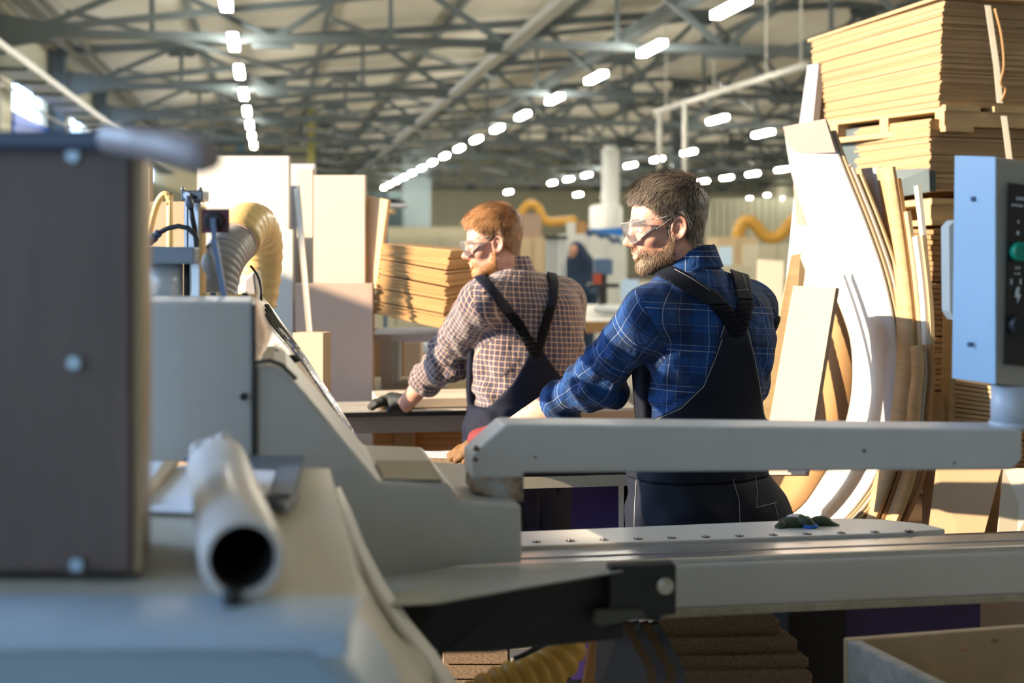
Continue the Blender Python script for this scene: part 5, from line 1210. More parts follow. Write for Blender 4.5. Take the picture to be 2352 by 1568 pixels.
def build_person(tag_, label, head_c, head_a, head_p, hs, tab, yaw, SL, EL, CL, WL, rads, SR, ER, WR, plaid, over_m, bib, straps, kind, feet, hcols, bcols, glove_fn, collar, folds, strap_cut, hname):
    ca, sa_ = math.cos(yaw), math.sin(yaw)
    RH = np.array((ca, sa_, 0), f32); BK = np.array((sa_, -ca, 0), f32)   # right-hand and backward directions
    # head frame
    fw = Vector((-math.cos(head_a), math.sin(head_a), 0)); lf = Vector((-math.sin(head_a), -math.cos(head_a), 0)); up = Vector((0, 0, 1))
    fw2 = (fw * math.cos(head_p) - up * math.sin(head_p)).normalized(); up2 = (up * math.cos(head_p) + fw * math.sin(head_p)).normalized()
    HM = np.array([list(fw2), list(lf), list(up2)], f32)      # rows: frame axes
    hc = np.array(head_c, f32)
    to_h = lambda p: ((p - hc) @ HM.T) / hs
    from_h = lambda q: (q * hs) @ HM + hc
    # --- body mesh (head fine, trunk and arms coarse)
    def fh(p): return head_sdf(to_h(p), kind) * hs
    corners = from_h(np.array([(f, s, u) for f in (-.13, .135) for s in (-.105, .105) for u in (-.17, .13)], f32))
    V1, Q1 = nets(fh, corners.min(0), corners.max(0), .0026)
    zs = [t[0] for t in tab]
    def torso(p, off=0.0):
        z = p[:, 2]; cx = np.interp(z, zs, [t[1] for t in tab]); cyy = np.interp(z, zs, [t[2] for t in tab])
        rx = np.interp(z, zs, [t[3] for t in tab]) + off; ry = np.interp(z, zs, [t[4] for t in tab]) + off
        dx = p[:, 0] - cx; dy = p[:, 1] - cyy; x = dx * RH[0] + dy * RH[1]; y = dx * BK[0] + dy * BK[1]
        k = (np.abs(x / rx) ** 2.35 + np.abs(y / ry) ** 2.35) ** (1 / 2.35)
        d = (k - 1) * np.minimum(rx, ry)
        return smax(d, z - (zs[-1] + off), .05)
    neck0 = from_h(np.array([(-.055, 0, -.15)], f32))[0]
    NB = neck0 + np.array((0, 0, -.006), f32)
    def trunk(p):
        d = torso(p, -.004)
        for S in (SL, SR):
            d = smin(d, s_cone(p, NB, S, .060, rads[0] * .93), .05)
        return d
    def arms(p, S, E, Wr, k=1.0):
        d = s_cone(p, S, E, rads[0] * k, rads[1] * k); return smin(d, s_cone(p, E, Wr, rads[1] * k, rads[1] * k * .8), .03)
    def fb(p):
        d = trunk(p) + .02
        d = smin(d, s_cone(p, SL, EL, .05, .043), .02); d = smin(d, s_cone(p, EL, WL, .043, .030), .02)
        d = smin(d, s_cone(p, SR, ER, .05, .043), .02); d = smin(d, s_cone(p, ER, WR, .043, .030), .02)
        d = smin(d, s_cone(p, neck0, NB, .058 * hs, .062), .02)
        return d
    allp = np.array([SL, EL, WL, SR, ER, WR]); lo = np.minimum(allp.min(0) - .12, (tab[0][1] - .25, tab[0][2] - .25, .7)); hi = allp.max(0) + .14
    lo[2] = .80; hi[2] = neck0[2] + .01
    V2, Q2 = nets(fb, lo, hi, .011)
    base = Vector((tab[0][1], tab[0][2], 0))
    body, _ = np_mesh('person', np.concatenate([V1, V2]), np.concatenate([Q1, Q2 + len(V1)]), M_SKIN, origin=base, iters=1)
    body['label'] = label; body['category'] = 'person'
    # --- shirt
    def pix(p): return 1176 + F * p[:, 0] / p[:, 1], HY + F * (EYE - p[:, 2]) / p[:, 1]
    px2m = tab[0][2] / F
    segs = [(SL, EL, CL, rads), (SR, ER, WR, rads)]
    def sleeve(p, i, raw=False):
        S, E, C, r = segs[i]
        d = s_cone(p, S, E, r[0], r[1]); d = smin(d, s_cone(p, E, C, r[1], r[2]), .03)
        if i == 0:
            for c, rr in folds['blobs']: d = smin(d, np.linalg.norm(p - np.array(c, f32), axis=1) - rr, .05)
        return d
    def arm_uv(p, i):
        S, E, C, r = segs[i]; S, E, C = (np.array(x, f32) for x in (S, E, C))
        e1 = E - S; L1 = np.linalg.norm(e1); e1 = e1 / L1; e2 = C - E; L2 = np.linalg.norm(e2); e2 = e2 / L2
        t1 = (p - S) @ e1; t2 = (p - E) @ e2; w = np.clip((t1 - L1 + .03) / .06, 0, 1)
        v = t1 * (1 - w) + (L1 + t2) * w; ax = e1[None] * (1 - w)[:, None] + e2[None] * w[:, None]
        cpt = (S + e1 * np.clip(t1, 0, L1)[:, None]) * (1 - w)[:, None] + (E + e2 * np.clip(t2, 0, L2)[:, None]) * w[:, None]
        q = p - cpt; n1_ = np.cross(e1, np.array((0, 1, 0), f32)); n1_ /= np.linalg.norm(n1_); n2_ = np.array((0, -1, 0), f32)
        return np.arctan2(q @ n1_, q @ n2_) * .062, v
    def shirt(p, fold=True):
        dt = trunk(p)
        a0 = sleeve(p, 0); a1 = sleeve(p, 1)
        d = smin(smin(dt, a0, .022), a1, .03)
        if fold:
            u, v = arm_uv(p, 0)
            near_arm = np.clip((dt - a0 + .02) / .05, 0, 1)
            w1 = vnoise(p, 9, 3); w2 = vnoise(p, 22, 5); w3 = vnoise(p * np.array((1, 1, .45), f32), 26, 6)
            S_, E_, C_, _r = segs[0]; L1 = np.linalg.norm(np.array(E_) - np.array(S_))
            bend = np.exp(-((v - L1 * .96) / .09) ** 2) + .35
            sf = np.sin((v * 95 + u * 34 + w1 * 7)) * .5 + np.sin(v * 61 - u * 52 + w2 * 5 + 2) * .5
            d = d - near_arm * bend * (np.abs(sf) ** 1.4) * np.sign(sf) * .0095
            x = (p - np.array(NB, f32)) @ RH; z = p[:, 2]
            tf = np.sin(x * 46 + (z - 1.2) * 30 + w1 * 8) * .5 + np.sin((z - 1.2) * 62 - x * 24 + w1 * 9 + w3 * 3) * .5
            low = np.clip((folds['zlow'] - z) / .16, 0, 1.3)
            Xs, Ys = pix(p); gb = s_poly(Xs, Ys, bib) * px2m; un = np.clip((gb - .002) / .02, 0, 1); un = np.where(p[:, 1] > tab[0][2] + .06, 1, un); un = un * np.clip((p[:, 2] - folds['waist'] - .0) / .05, 0, 1)
            d = d - un * ((1 - near_arm) * (.0020 + .0085 * low) * tf + (w3 - .5) * .008)
        return d
    cuff_c, cuff_r = np.array(CL, f32), rads[2]
    ax_c = np.array(CL) - np.array(EL); ax_c = (ax_c / np.linalg.norm(ax_c)).astype(f32)
    def shirt_full(p):
        d = shirt(p)
        ct = (p - cuff_c) @ ax_c
        d = smax(d, np.where((sleeve(p, 0) < .03), ct - .018, -1), .006)       # open end of the rolled sleeve
        rad = np.linalg.norm(p - cuff_c - ct[:, None] * ax_c, axis=1)
        wob = (vnoise(p, 30, 8) - .5) * .012
        tor = np.hypot(rad - (cuff_r + .004) + wob, np.maximum(np.abs(ct - .004) - .014, 0)) - .009
        d = smin(d, tor, .008)
        inner = s_cone(p, cuff_c - ax_c * .01, cuff_c + ax_c * .12, cuff_r - .010, cuff_r - .004)
        d = smax(d, -inner, .004)
        d = smax(d, -s_cone(p, neck0 + np.array((0, 0, .1), f32), NB + np.array((0, 0, .02), f32), .054, .050), .01)
        return smax(d, folds['zcut'] - p[:, 2], .01)
    al = np.array([SL, EL, CL, SR, ER, WR]); lo = al.min(0) - .13; hi = al.max(0) + .13
    lo = np.minimum(lo, (min(t[1] - t[3] for t in tab) - .03, min(t[2] for t in tab) - .22, 0)); lo[2] = folds['zcut'] - .02; hi[2] = NB[2] + .12
    hi = np.maximum(hi, (max(t[1] + t[3] for t in tab) + .03, 0, 0))
    Vs, Qs = nets(shirt_full, lo, hi, .0062)
    sh, Vs = np_mesh('shirt', Vs, Qs, plaid, body, iters=1)
    Vf = Vs.astype(f32); dt = trunk(Vf); a0 = sleeve(Vf, 0); a1 = sleeve(Vf, 1)
    u0, v0 = arm_uv(Vf, 0); u1, v1 = arm_uv(Vf, 1); use0 = a0 < a1
    # sleeve test: beyond the shoulder seam plane
    def seamw(S, E, sgn):
        S = np.array(S, f32); E = np.array(E, f32); e = (E - S) / np.linalg.norm(E - S); nrm = e * .72 + RH * sgn * .70; nrm /= np.linalg.norm(nrm)
        return (Vf - S) @ nrm - folds['seam']
    wA = np.where(use0, np.minimum(seamw(SL, EL, -1), dt - a0 + .035), np.minimum(seamw(SR, ER, 1), dt - a1 + .01))
    vattr(sh.data, 'pa', np.stack([np.where(use0, u0, u1), np.where(use0, v0, v1), wA], 1))
    cx = np.interp(Vf[:, 2], zs, [t[1] for t in tab]); cyy = np.interp(Vf[:, 2], zs, [t[2] for t in tab])
    dx = Vf[:, 0] - cx; dy = Vf[:, 1] - cyy; x = dx * RH[0] + dy * RH[1]; y = dx * BK[0] + dy * BK[1]
    vattr(sh.data, 'pt', np.stack([np.arctan2(x, np.maximum(y, -.05) + .06) * .19 + .3, Vf[:, 2] + (x * .06), x * 0], 1))
    # --- overalls
    hipz = tab[0][0]; hipc = np.array((tab[0][1], tab[0][2], hipz), f32)
    def lower(p):
        d = torso(p, .012)
        d = smax(d, (hipz - .02) - p[:, 2], .02)
        for i, ft in enumerate(feet):
            s = -1 if i == 0 else 1
            hp = hipc + RH * s * tab[0][3] * .48 + np.array((0, 0, .02), f32); kn_ = (hp + np.array(ft, f32)) / 2 + np.array((-BK[0] * .03, -BK[1] * .03, .02), f32)
            an = np.array(ft, f32) + np.array((0, 0, .10), f32)
            d = smin(d, s_cone(p, hp, kn_, .115, .085), .05); d = smin(d, s_cone(p, kn_, an, .085, .070), .04)
            d = smin(d, s_ell(p, hp + BK * .035 + np.array((0, 0, .01), f32), (.105, .105, .11)), .04)
        w1 = vnoise(p, 10, 13); w2 = vnoise(p, 24, 14)
        return smax(d, .09 - p[:, 2], .01) - (np.sin(p[:, 2] * 60 + w1 * 12 + p[:, 0] * 30) * .0028 + (w2 - .5) * .007)
    def over(p):
        X, Yp_ = pix(p)
        low = smax(lower(p), p[:, 2] - folds['waist'], .015)
        sh_d = shirt(p, False)
        shell = smax(sh_d - .0085, -(sh_d + .008), .004)
        arm_out = np.minimum(sleeve(p, 0), sleeve(p, 1))
        shell = smax(shell, -(arm_out - .001) - .0, .006) if False else shell
        g = s_poly(X, Yp_, bib) * px2m
        isb = ((p - hipc) @ BK) > folds['backcut']
        g = np.where(isb, g, np.maximum(g, .05))
        w = (vnoise(p, 14, 21) - .5) * .007
        b = smax(shell - w, g, .003)
        front = smax(smax(smax(trunk(p) - .017, -(trunk(p) + .006), .004), p[:, 2] - (folds['waist'] + .25), .01), ((p - hipc) @ BK) + .02, .01)
        front = smax(front, folds['waist'] - .01 - p[:, 2], .004)
        return np.minimum(smin(low, b, .012), front)
    lo2 = np.array((min(lo[0], tab[0][1] - .3), lo[1] - .05, .07), f32); hi2 = np.array((tab[0][1] + .38, hi[1] + .05, folds['biptop']), f32)
    lo2[0] = tab[0][1] - .33; hi2[1] = tab[0][2] + .33
    # fine above the waist, coarser below it
    zc = folds['waist'] - .13
    Va, Qa = nets(lambda p: smax(over(p), zc - p[:, 2], .001), (lo2[0], lo2[1], zc - .02), hi2, .0058)
    Vb, Qb = nets(lambda p: smax(over(p), p[:, 2] - zc - .002, .001), lo2, (hi2[0], hi2[1], zc + .02), .013)
    ov, _ = np_mesh('overalls', np.concatenate([Va, Vb]), np.concatenate([Qa, Qb + len(Va)]), over_m, body, iters=1)
    # straps
    for k, (pts, w, split, m_up, m_lo) in enumerate(straps):
        def fs(p, upper):
            X, Yp_ = pix(p); sh_d = shirt(p, False)
            rg = 0.0
            if not upper: rg = np.sin(Yp_ * .55 + X * .1) * .0022
            shell = smax(sh_d - (.011 + rg if not upper else .0095), -(sh_d + .004), .003)
            g = s_line(X, Yp_, pts, w) * px2m
            c = (Yp_ - split) * px2m
            bk = -((p - np.array(((SL[0] + SR[0]) / 2, (SL[1] + SR[1]) / 2, 0), f32)) @ BK) * 1.0 if not upper else np.full(len(p), -1, f32)
            return smax(smax(smax(shell, g, .003), c if upper else -c, .002), bk, .003)
        xs_ = [a for a, b in pts]; ys_ = [b for a, b in pts]; Yc = (SL[1] + SR[1]) / 2
        for upper, mm, nm_, lb_ in ((True, m_up, 'strap', None), (False, m_lo, 'strap_elastic', 'ruched dark elastic end of the strap')):
            l3 = np.array(((min(xs_) - 40 - 1176) / F * Yc, Yc - .3, EYE - (max(ys_) + 30 - HY) / F * Yc), f32); h3 = np.array(((max(xs_) + 40 - 1176) / F * Yc, Yc + .3, EYE - (min(ys_) - 60 - HY) / F * Yc), f32)
            h3[0] += .03; l3[0] -= .03
            Vt, Qt = nets(lambda p: fs(p, upper), l3, h3, .0042)
            if len(Vt):
                o_, _ = np_mesh(nm_, Vt, Qt, mm, body, iters=1)
                if lb_ and kind == 2: o_['label'] = lb_
    # --- stitching along the bib and straps, laid on the cloth
    def lay(paths, r, name, m_):
        bvs = []
        for o_ in [c for c in body.children if c.name.split('.')[0] in ('overalls', 'strap', 'shirt')]:
            me = o_.data; og = ORG[o_]
            bvs.append(BVHTree.FromPolygons([Vector(v.co) + og for v in me.vertices], [tuple(q.vertices) for q in me.polygons]))
        mb = MB()
        for path in paths:
            pts = []
            for (a, b) in zip(path[:-1], path[1:]):
                nseg = max(1, int(math.hypot(b[0] - a[0], b[1] - a[1]) / 5))
                for t in range(nseg): pts.append((a[0] + (b[0] - a[0]) * t / nseg, a[1] + (b[1] - a[1]) * t / nseg))
            run = []
            for (x_, y_) in pts:
                d_ = Vector(((x_ - 1176) / F, 1, -(y_ - HY) / F)).normalized(); best = None
                for bv in bvs:
                    h_ = bv.ray_cast(Vector((0, 0, EYE)), d_, 8)
                    if h_[0] is not None and (best is None or h_[3] < best[1]): best = (h_[0], h_[3], h_[1])
                if best is None or (run and (best[0] - run[-1]).length > .03):
                    if len(run) > 2: mb.tube(run, r, 4)
                    run = []
                if best: run.append(best[0] - d_ * .0006)
            if len(run) > 2: mb.tube(run, r, 4)
        if mb.v: part(name, mb, m_, body, kind='stuff')
    if folds.get('stitch'): lay(folds['stitch'], .00055, 'stitching', M_STITCH)
    # --- collar
    cc, ry_, tilt = collar; mb = MB(); rowsC = []
    cc = np.array(cc, f32); ff = np.array(list(fw), f32) if False else -BK
    for (dr, dz) in ((-.004, -.05), (-.002, .0), (.001, .012), (.006, .012), (.013, -.010), (.022, -.040)):
        r_ = []
        for k in range(41):
            an = 2 * math.pi * k / 40; dir_ = RH * math.cos(an) + BK * math.sin(an)
            frn = max(0, -math.sin(an))
            r_.append(Vector(cc + dir_ * (ry_ + dr * (1 + .3 * math.sin(3 * an))) + np.array((0, 0, dz + tilt[0] * math.cos(an) + tilt[1] * math.sin(an) + .002 * math.sin(5 * an)), f32)))
        rowsC.append(r_)
    sm_rows = [list(c) for c in zip(*smooth_rows([list(c) for c in zip(*rowsC)]))]
    grid(mb, sm_rows); cl = part('collar', mb, plaid, body)
    nV = len(cl.data.vertices); cov = np.array([v.co[:] for v in cl.data.vertices]) + np.array(base); rel = cov - cc
    angc = np.arctan2(rel @ BK, rel @ RH)
    vattr(cl.data, 'pt', np.stack([angc * ry_, rel[:, 2] + 1.0, angc * 0], 1)); vattr(cl.data, 'pa', np.stack([angc * 0, angc * 0, angc * 0 - 1], 1))
    md = cl.modifiers.new('solid', 'SOLIDIFY'); md.thickness = .003
    # --- hair and beard
    hb = np.array([to_h(V1)])[0]; rs = np.random.RandomState(5 + kind)
    e_ = 4e-3
    def nrm_of(q):
        g = np.stack([head_sdf(q + np.eye(3, dtype=f32)[i] * e_, kind) - head_sdf(q - np.eye(3, dtype=f32)[i] * e_, kind) for i in range(3)], 1)
        return g / (np.linalg.norm(g, axis=1)[:, None] + 1e-9)
    def strands(roots, length, comb, lift, width, segs_=4, droop=0.0, col=None, cl_noise=.5):
        nr = nrm_of(roots); n_ = len(roots); c = comb / (np.linalg.norm(comb, axis=1)[:, None] + 1e-9)
        jit = np.stack([vnoise(roots + 7, 28, 40 + i) - .5 for i in range(3)], 1) * cl_noise * 2 + rs.randn(n_, 3) * .12
        t = c + jit; t -= nr * (t * nr).sum(1)[:, None]; t /= (np.linalg.norm(t, axis=1)[:, None] + 1e-9)
        P_ = [roots + nr * .001]; 
        for k in range(segs_):
            a = lift * (1 - (k + .5) / segs_ * 1.25)
            dd = t * math.cos(.6) + nr * a[:, None] + np.array((0, 0, -1.0)) * droop * (k / segs_)
            dd /= np.linalg.norm(dd, axis=1)[:, None]; nxt = P_[-1] + dd * (length / segs_)[:, None]
            sd_ = head_sdf(nxt.astype(f32), kind); pen = np.maximum(.0035 - sd_, 0); nxt = nxt + nr * pen[:, None]
            P_.append(nxt)
        side = np.cross(t, nr); side /= (np.linalg.norm(side, axis=1)[:, None] + 1e-9)
        VV = []
        for k, q in enumerate(P_):
            w_ = width * (1 - (k / segs_) ** 2 * .8)
            VV.append(q - side * w_ / 2); VV.append(q + side * w_ / 2)
        VV = np.stack(VV, 1)  # n, 2(s+1), 3
        base_i = (np.arange(n_) * 2 * (segs_ + 1))[:, None]
        QQ = np.concatenate([base_i + np.array([2 * k, 2 * k + 1, 2 * k + 3, 2 * k + 2])[None] for k in range(segs_)], 0)
        return from_h(VV.reshape(-1, 3).astype(f32)), QQ, np.repeat(col, 2 * (segs_ + 1))
    def sample(mask, n_):
        ids = np.flatnonzero(mask); pk = rs.choice(ids, n_); return hb[pk] + rs.randn(n_, 3).astype(f32) * .0012
    # cap under the strands
    thick = lambda q: np.interp(q[:, 2], [-.09, -.03, .03, .08, .12], [.001, .005, .010, .017, .020]) * np.clip(.65 + 14 * hair_region(q, kind), .35, 1.15)
    def fcap(p):
        q = to_h(p); d = head_sdf(q, kind)
        # no hair thickness on the ears
        ear = np.minimum(s_ell(q, (-.010, .080, -.006), (.026, .03, .036)), s_ell(q, (-.010, -.080, -.006), (.026, .03, .036)))
        wv = (vnoise(q * np.array((.5, 1, 1), f32), 60, 31) - .5) * .009
        d = smax(d - thick(q) - wv, -(hair_region(q, kind) + (vnoise(q, 90, 33) - .5) * .012), .006)
        return smax(d, -ear, .002) * hs
    Vc, Qc = nets(fcap, corners.min(0) - .03, corners.max(0) + .03, .0034)
    hr = hair_region(hb, kind); up_ok = hb[:, 2] > -.09
    earm = (np.abs(hb[:, 1]) > .066) & (hb[:, 2] < .028) & (hb[:, 2] > -.045) & (np.abs(hb[:, 0] + .010) < .024)
    N = 15000
    rt = sample((hr > -.002) & up_ok & ~earm, N)
    crown = np.array((-.045, .01, .11), f32)
    comb = rt - crown
    top = np.clip((rt[:, 2] - .05) / .04, 0, 1)
    comb = comb + np.stack([top * (.10 if kind == 1 else .07) + 0 * top, top * (.05 if kind == 2 else .03), -(1 - top) * .09], 1)
    ln = (.018 + .030 * top) * (.8 + .4 * rs.rand(N)) * np.clip(.5 + hair_region(rt, kind) * 12, .5, 1)
    rt2 = rt + nrm_of(rt) * (thick(rt) * .55)[:, None]
    colr = np.clip(.45 * vnoise(rt, 45, 9) + .6 * rs.rand(N) - .05 + (.25 * top if kind == 1 else 0), 0, 1)
    Vh, Qh, Ch = strands(rt2.astype(f32), ln, comb, .42 + .35 * rs.rand(N) * (.4 + .6 * top), .0013, 4, .0, colr)
    capc = np.full(len(Vc), .12)
    HO, _ = np_mesh('hair', np.concatenate([Vc, Vh]), np.concatenate([Qc, Qh + len(Vc)]), hair_mat('hair_' + hname, *hcols), body, iters=0)
    vattr(HO.data, 'pt', np.stack([np.concatenate([capc, Ch])] * 3, 1)); HO['kind'] = 'stuff'; HO['label'] = hname + ' short hair swept forward'
    br = beard_region(hb, kind); dens = np.clip(br / .03, 0, 1)
    Nb = 7000 if kind == 2 else 5200
    ids = np.flatnonzero(br > 0); pr = dens[ids] + .12; pk = rs.choice(ids, Nb, p=pr / pr.sum()); rb = hb[pk] + rs.randn(Nb, 3).astype(f32) * .001
    combb = np.stack([.25 + 0 * rb[:, 0], rb[:, 1] * 2, -1 + 0 * rb[:, 0]], 1)
    lb_ = (.004 + .0085 * np.clip(beard_region(rb, kind) / .035, 0, 1)) * (.7 + .6 * rs.rand(Nb))
    Vbd, Qbd, Cb = strands(rb.astype(f32), lb_, combb, .55 + .3 * rs.rand(Nb), .0011, 3, .2, np.clip(rs.rand(Nb) * .7 + np.clip((rb[:, 0] - .05) * 10, 0, .5), 0, 1), .35)
    BO, _ = np_mesh('beard', Vbd, Qbd, hair_mat('beard_' + hname, *bcols, rough=.5), body, iters=0); vattr(BO.data, 'pt', np.stack([Cb] * 3, 1)); BO['kind'] = 'stuff'
    # eyebrows
    eb = sample((hb[:, 0] > .066) & (np.abs(hb[:, 1]) > .012) & (np.abs(hb[:, 1]) < .048) & (hb[:, 2] > .010) & (hb[:, 2] < .021), 400)
    Ve, Qe, Ce = strands(eb.astype(f32), np.full(400, .009), np.stack([-.6 + 0 * eb[:, 0], np.sign(eb[:, 1]), .2 + 0 * eb[:, 0]], 1), np.full(400, .3), .0010, 3, 0, rs.rand(400) * .5, .1)
    EO, _ = np_mesh('eyebrows', Ve, Qe, hair_mat('brow_' + hname, *bcols), body, iters=0); vattr(EO.data, 'pt', np.stack([Ce] * 3, 1)); EO['kind'] = 'stuff'
    for s in (-1, 1):
        c = Vector(from_h(np.array([(.0740, s * .031, -.003)], f32))[0]); ey = part('eye', MB().ball(c, .0108 * hs, 10), mat('eye_white', (.7, .66, .62), .2), body)
        c2 = Vector(from_h(np.array([(.0822, s * .031, -.003)], f32))[0]); part('iris', MB().ball(c2, .0042 * hs, 8), mat('iris_blue', (.08, .13, .16), .2), ey)
    # --- safety glasses
    top_, bot, ctr = [], [], []
    for k in range(33):
        ph = math.radians(-82 + 164 * k / 32); a = abs(ph) / math.radians(82)
        f_ = .036 + .078 * math.cos(ph) ** .8 if math.cos(ph) > 0 else .036; s_ = .079 * math.sin(ph)
        f_ += .004 * math.exp(-(ph / .25) ** 2)
        ut = .016 + .006 * a; ub = -.036 + .006 * math.exp(-(ph / .16) ** 2) * 3 + .040 * max(0, a - .38) / .62
        top_.append(from_h(np.array([(f_, s_, ut)], f32))[0]); bot.append(from_h(np.array([(f_ - .010, s_ * .97, ub)], f32))[0])
    T_ = [Vector(v) for v in top_]; Bt = [Vector(v) for v in bot]
    mid = [a_.lerp(b_, .5) + (a_ - Vector(hc)).normalized() * .004 for a_, b_ in zip(T_, Bt)]
    gg = MB(); grid(gg, [T_, [a_.lerp(b_, .25) + (a_ - Vector(hc)).normalized() * .003 for a_, b_ in zip(T_, Bt)], mid, [a_.lerp(b_, .75) + (a_ - Vector(hc)).normalized() * .003 for a_, b_ in zip(T_, Bt)], Bt])
    lens = part('safety_glasses', gg, M_LENS, body, 'clear wraparound safety glasses')
    rim = MB().tube(T_, .0017, 6).tube(Bt, .0013, 6)
    for s in (-1, 1):
        tp_ = [Vector(from_h(np.array([v], f32))[0]) for v in ((.046, s * .079, .020), (.02, s * .083, .024), (.0, s * .083, .026), (-.018, s * .082, .020), (-.032, s * .078, -.002))]
        rim.tube(smooth_path(tp_), .0021, 6)
        tp_ = [Vector(from_h(np.array([v], f32))[0]) for v in ((.050, s * .079, -.004), (.03, s * .082, .006), (.012, s * .083, .018), (.0, s * .083, .024))]
        rim.tube(smooth_path(tp_), .0012, 6)
        for k in range(6):
            j = (26 + k) if s > 0 else (6 - k)
            if 0 <= j < 33: rim.tube([T_[j].lerp(Bt[j], .12), T_[j].lerp(Bt[j], .85)], .0005, 4)
    part('temple_frame', rim, M_RIM, lens)
    # --- boots
    for i, ft in enumerate(feet):
        b0 = np.array(ft, f32); fd = -BK
        def fbt(p): return smax(smin(s_cone(p, b0 + np.array((0, 0, .16), f32), b0 + np.array((0, 0, .06), f32), .062, .055), s_cone(p, b0 + np.array((0, 0, .045), f32), b0 + fd * .17 + np.array((0, 0, .035), f32), .05, .045), .04), .0 - p[:, 2], .008)
        l4 = b0 - .25; h4 = b0 + .25; l4[2] = -.02; h4[2] = .26
        Vq, Qq = nets(fbt, l4, h4, .011); np_mesh('boot', Vq, Qq, M_DARK, body)
    # --- gloves
    for gf in glove_fn:
        nm_, fn_, l_, h_, m_, lb_ = gf
        Vg, Qg = nets(fn_, l_, h_, .0026); o_, _ = np_mesh(nm_, Vg, Qg, m_, body, iters=1)
        if lb_: o_['label'] = lb_
    return body

def pv(px, py, Y): return tuple(P(px, py, Y))
def rows_tab(rows, Y):
    """(py, left px, right px, depth Y, half depth) -> torso table sorted by z"""
    out = []
    for (py, x0, x1, yc, rx, ry) in rows:
        c = P((x0 + x1) / 2, py, yc); out.append((c.z, c.x, yc, rx, ry))
    return sorted(out)

def hand_sdf(wrist, palm, tips, knuck, thumb, r=.0115, pr=.030):
    """glove: wrist sleeve, palm, five chains"""
    wrist, palm = np.array(wrist, f32), np.array(palm, f32)
    def fn(p):
        d = s_cone(p, wrist, palm, .036, pr)
        for k_, t_ in zip(knuck, tips):
            d = smin(d, s_cone(p, palm * .35 + np.array(k_[0], f32) * .65, k_[0], .014, r + .002), .012)
            d = smin(d, s_cone(p, k_[0], k_[1], r + .001, r), .007); d = smin(d, s_cone(p, k_[1], t_, r, r * .85), .006)
        d = smin(d, s_cone(p, palm * .7 + wrist * .3, thumb[0], .020, .014), .012); d = smin(d, s_cone(p, thumb[0], thumb[1], .0135, .010), .006)
        return d - (vnoise(p, 60, 3) - .5) * .0035
    return fn

# ================= the man in blue plaid (nearer)
t2 = rows_tab([(1230, 1452, 1800, 3.44, .178, .150), (1150, 1455, 1778, 3.44, .172, .145), (1085, 1455, 1748, 3.44, .160, .125), (1000, 1480, 1748, 3.45, .145, .115),
               (930, 1478, 1750, 3.46, .152, .118), (860, 1488, 1755, 3.46, .166, .125), (780, 1500, 1762, 3.46, .172, .125), (710, 1510, 1752, 3.47, .160, .112), (655, 1530, 1740, 3.48, .135, .085)], 3.45)
SL2, EL2, CL2, WL2 = pv(1490, 722, 3.35), pv(1372, 866, 3.48), pv(1290, 922, 3.585), pv(1150, 1004, 3.74)
SR2, ER2, WR2 = pv(1722, 708, 3.60), pv(1712, 880, 3.72), pv(1640, 960, 3.92)
gw = pv(1150, 1004, 3.745); gp = pv(1105, 1016, 3.80)
kn2 = [(pv(1078, 1022, 3.84), pv(1058, 1030, 3.865)), (pv(1076, 1026, 3.83), pv(1052, 1034, 3.85)), (pv(1076, 1032, 3.82), pv(1054, 1040, 3.835)), (pv(1080, 1038, 3.81), pv(1062, 1047, 3.815))]
tp2 = [pv(1040, 1042, 3.875), pv(1034, 1046, 3.86), pv(1038, 1051, 3.845), pv(1048, 1056, 3.82)]
th2 = (pv(1090, 1046, 3.775), pv(1068, 1062, 3.77))
g2 = hand_sdf(gw, gp, tp2, kn2, th2)
def box_of(*pts, m=.05):
    a = np.array(pts, f32); return a.min(0) - m, a.max(0) + m
b0_, b1_ = box_of(gw, gp, *tp2, *th2)
g2box = (b0_, b1_)
cuffc = np.array(pv(1122, 1004, 3.78), f32)
gloves2 = [('glove', g2, b0_, b1_, mat('glove_tan', (.17, .075, .015), .75, var=.2, scale=30), 'tan leather glove'),
           ('glove_cuff', lambda p: s_cone(p, pv(1165, 998, 3.73), pv(1100, 1010, 3.80), .038, .031), *box_of(pv(1165, 998, 3.73), pv(1098, 1008, 3.80), m=.06), mat('glove_red', (.16, .010, .012), .8, var=.1, scale=30), 'red cuff of the glove'),
           ('glove', hand_sdf(pv(1640, 960, 3.92), pv(1615, 985, 3.98), [pv(1580, 1000 + i * 3, 4.06 - i * .02) for i in range(4)], [(pv(1600, 992 + i * 3, 4.01 - i * .02), pv(1590, 996 + i * 3, 4.04 - i * .02)) for i in range(4)], (pv(1625, 1000, 3.97), pv(1610, 1010, 3.98))),
            *box_of(pv(1640, 960, 3.92), pv(1580, 1010, 4.06), m=.07), MATS['glove_tan'], None)]
bib2 = [(1662, 738), (1712, 734), (1722, 770), (1736, 830), (1748, 890), (1757, 960), (1800, 1000), (1840, 1300), (1380, 1300), (1395, 1060), (1440, 1000), (1500, 962), (1560, 935), (1612, 885), (1640, 820), (1655, 770)]
st2 = [([(1692, 762), (1668, 718), (1640, 688), (1595, 660), (1545, 630), (1500, 608)], 19, 700, M_OVER2, M_SATIN), ([(1698, 760), (1712, 700), (1706, 650), (1690, 600), (1684, 570)], 19, 688, M_OVER2, M_SATIN)]
inset = lambda pts, dx, dy: [(x + dx, y + dy) for x, y in pts]
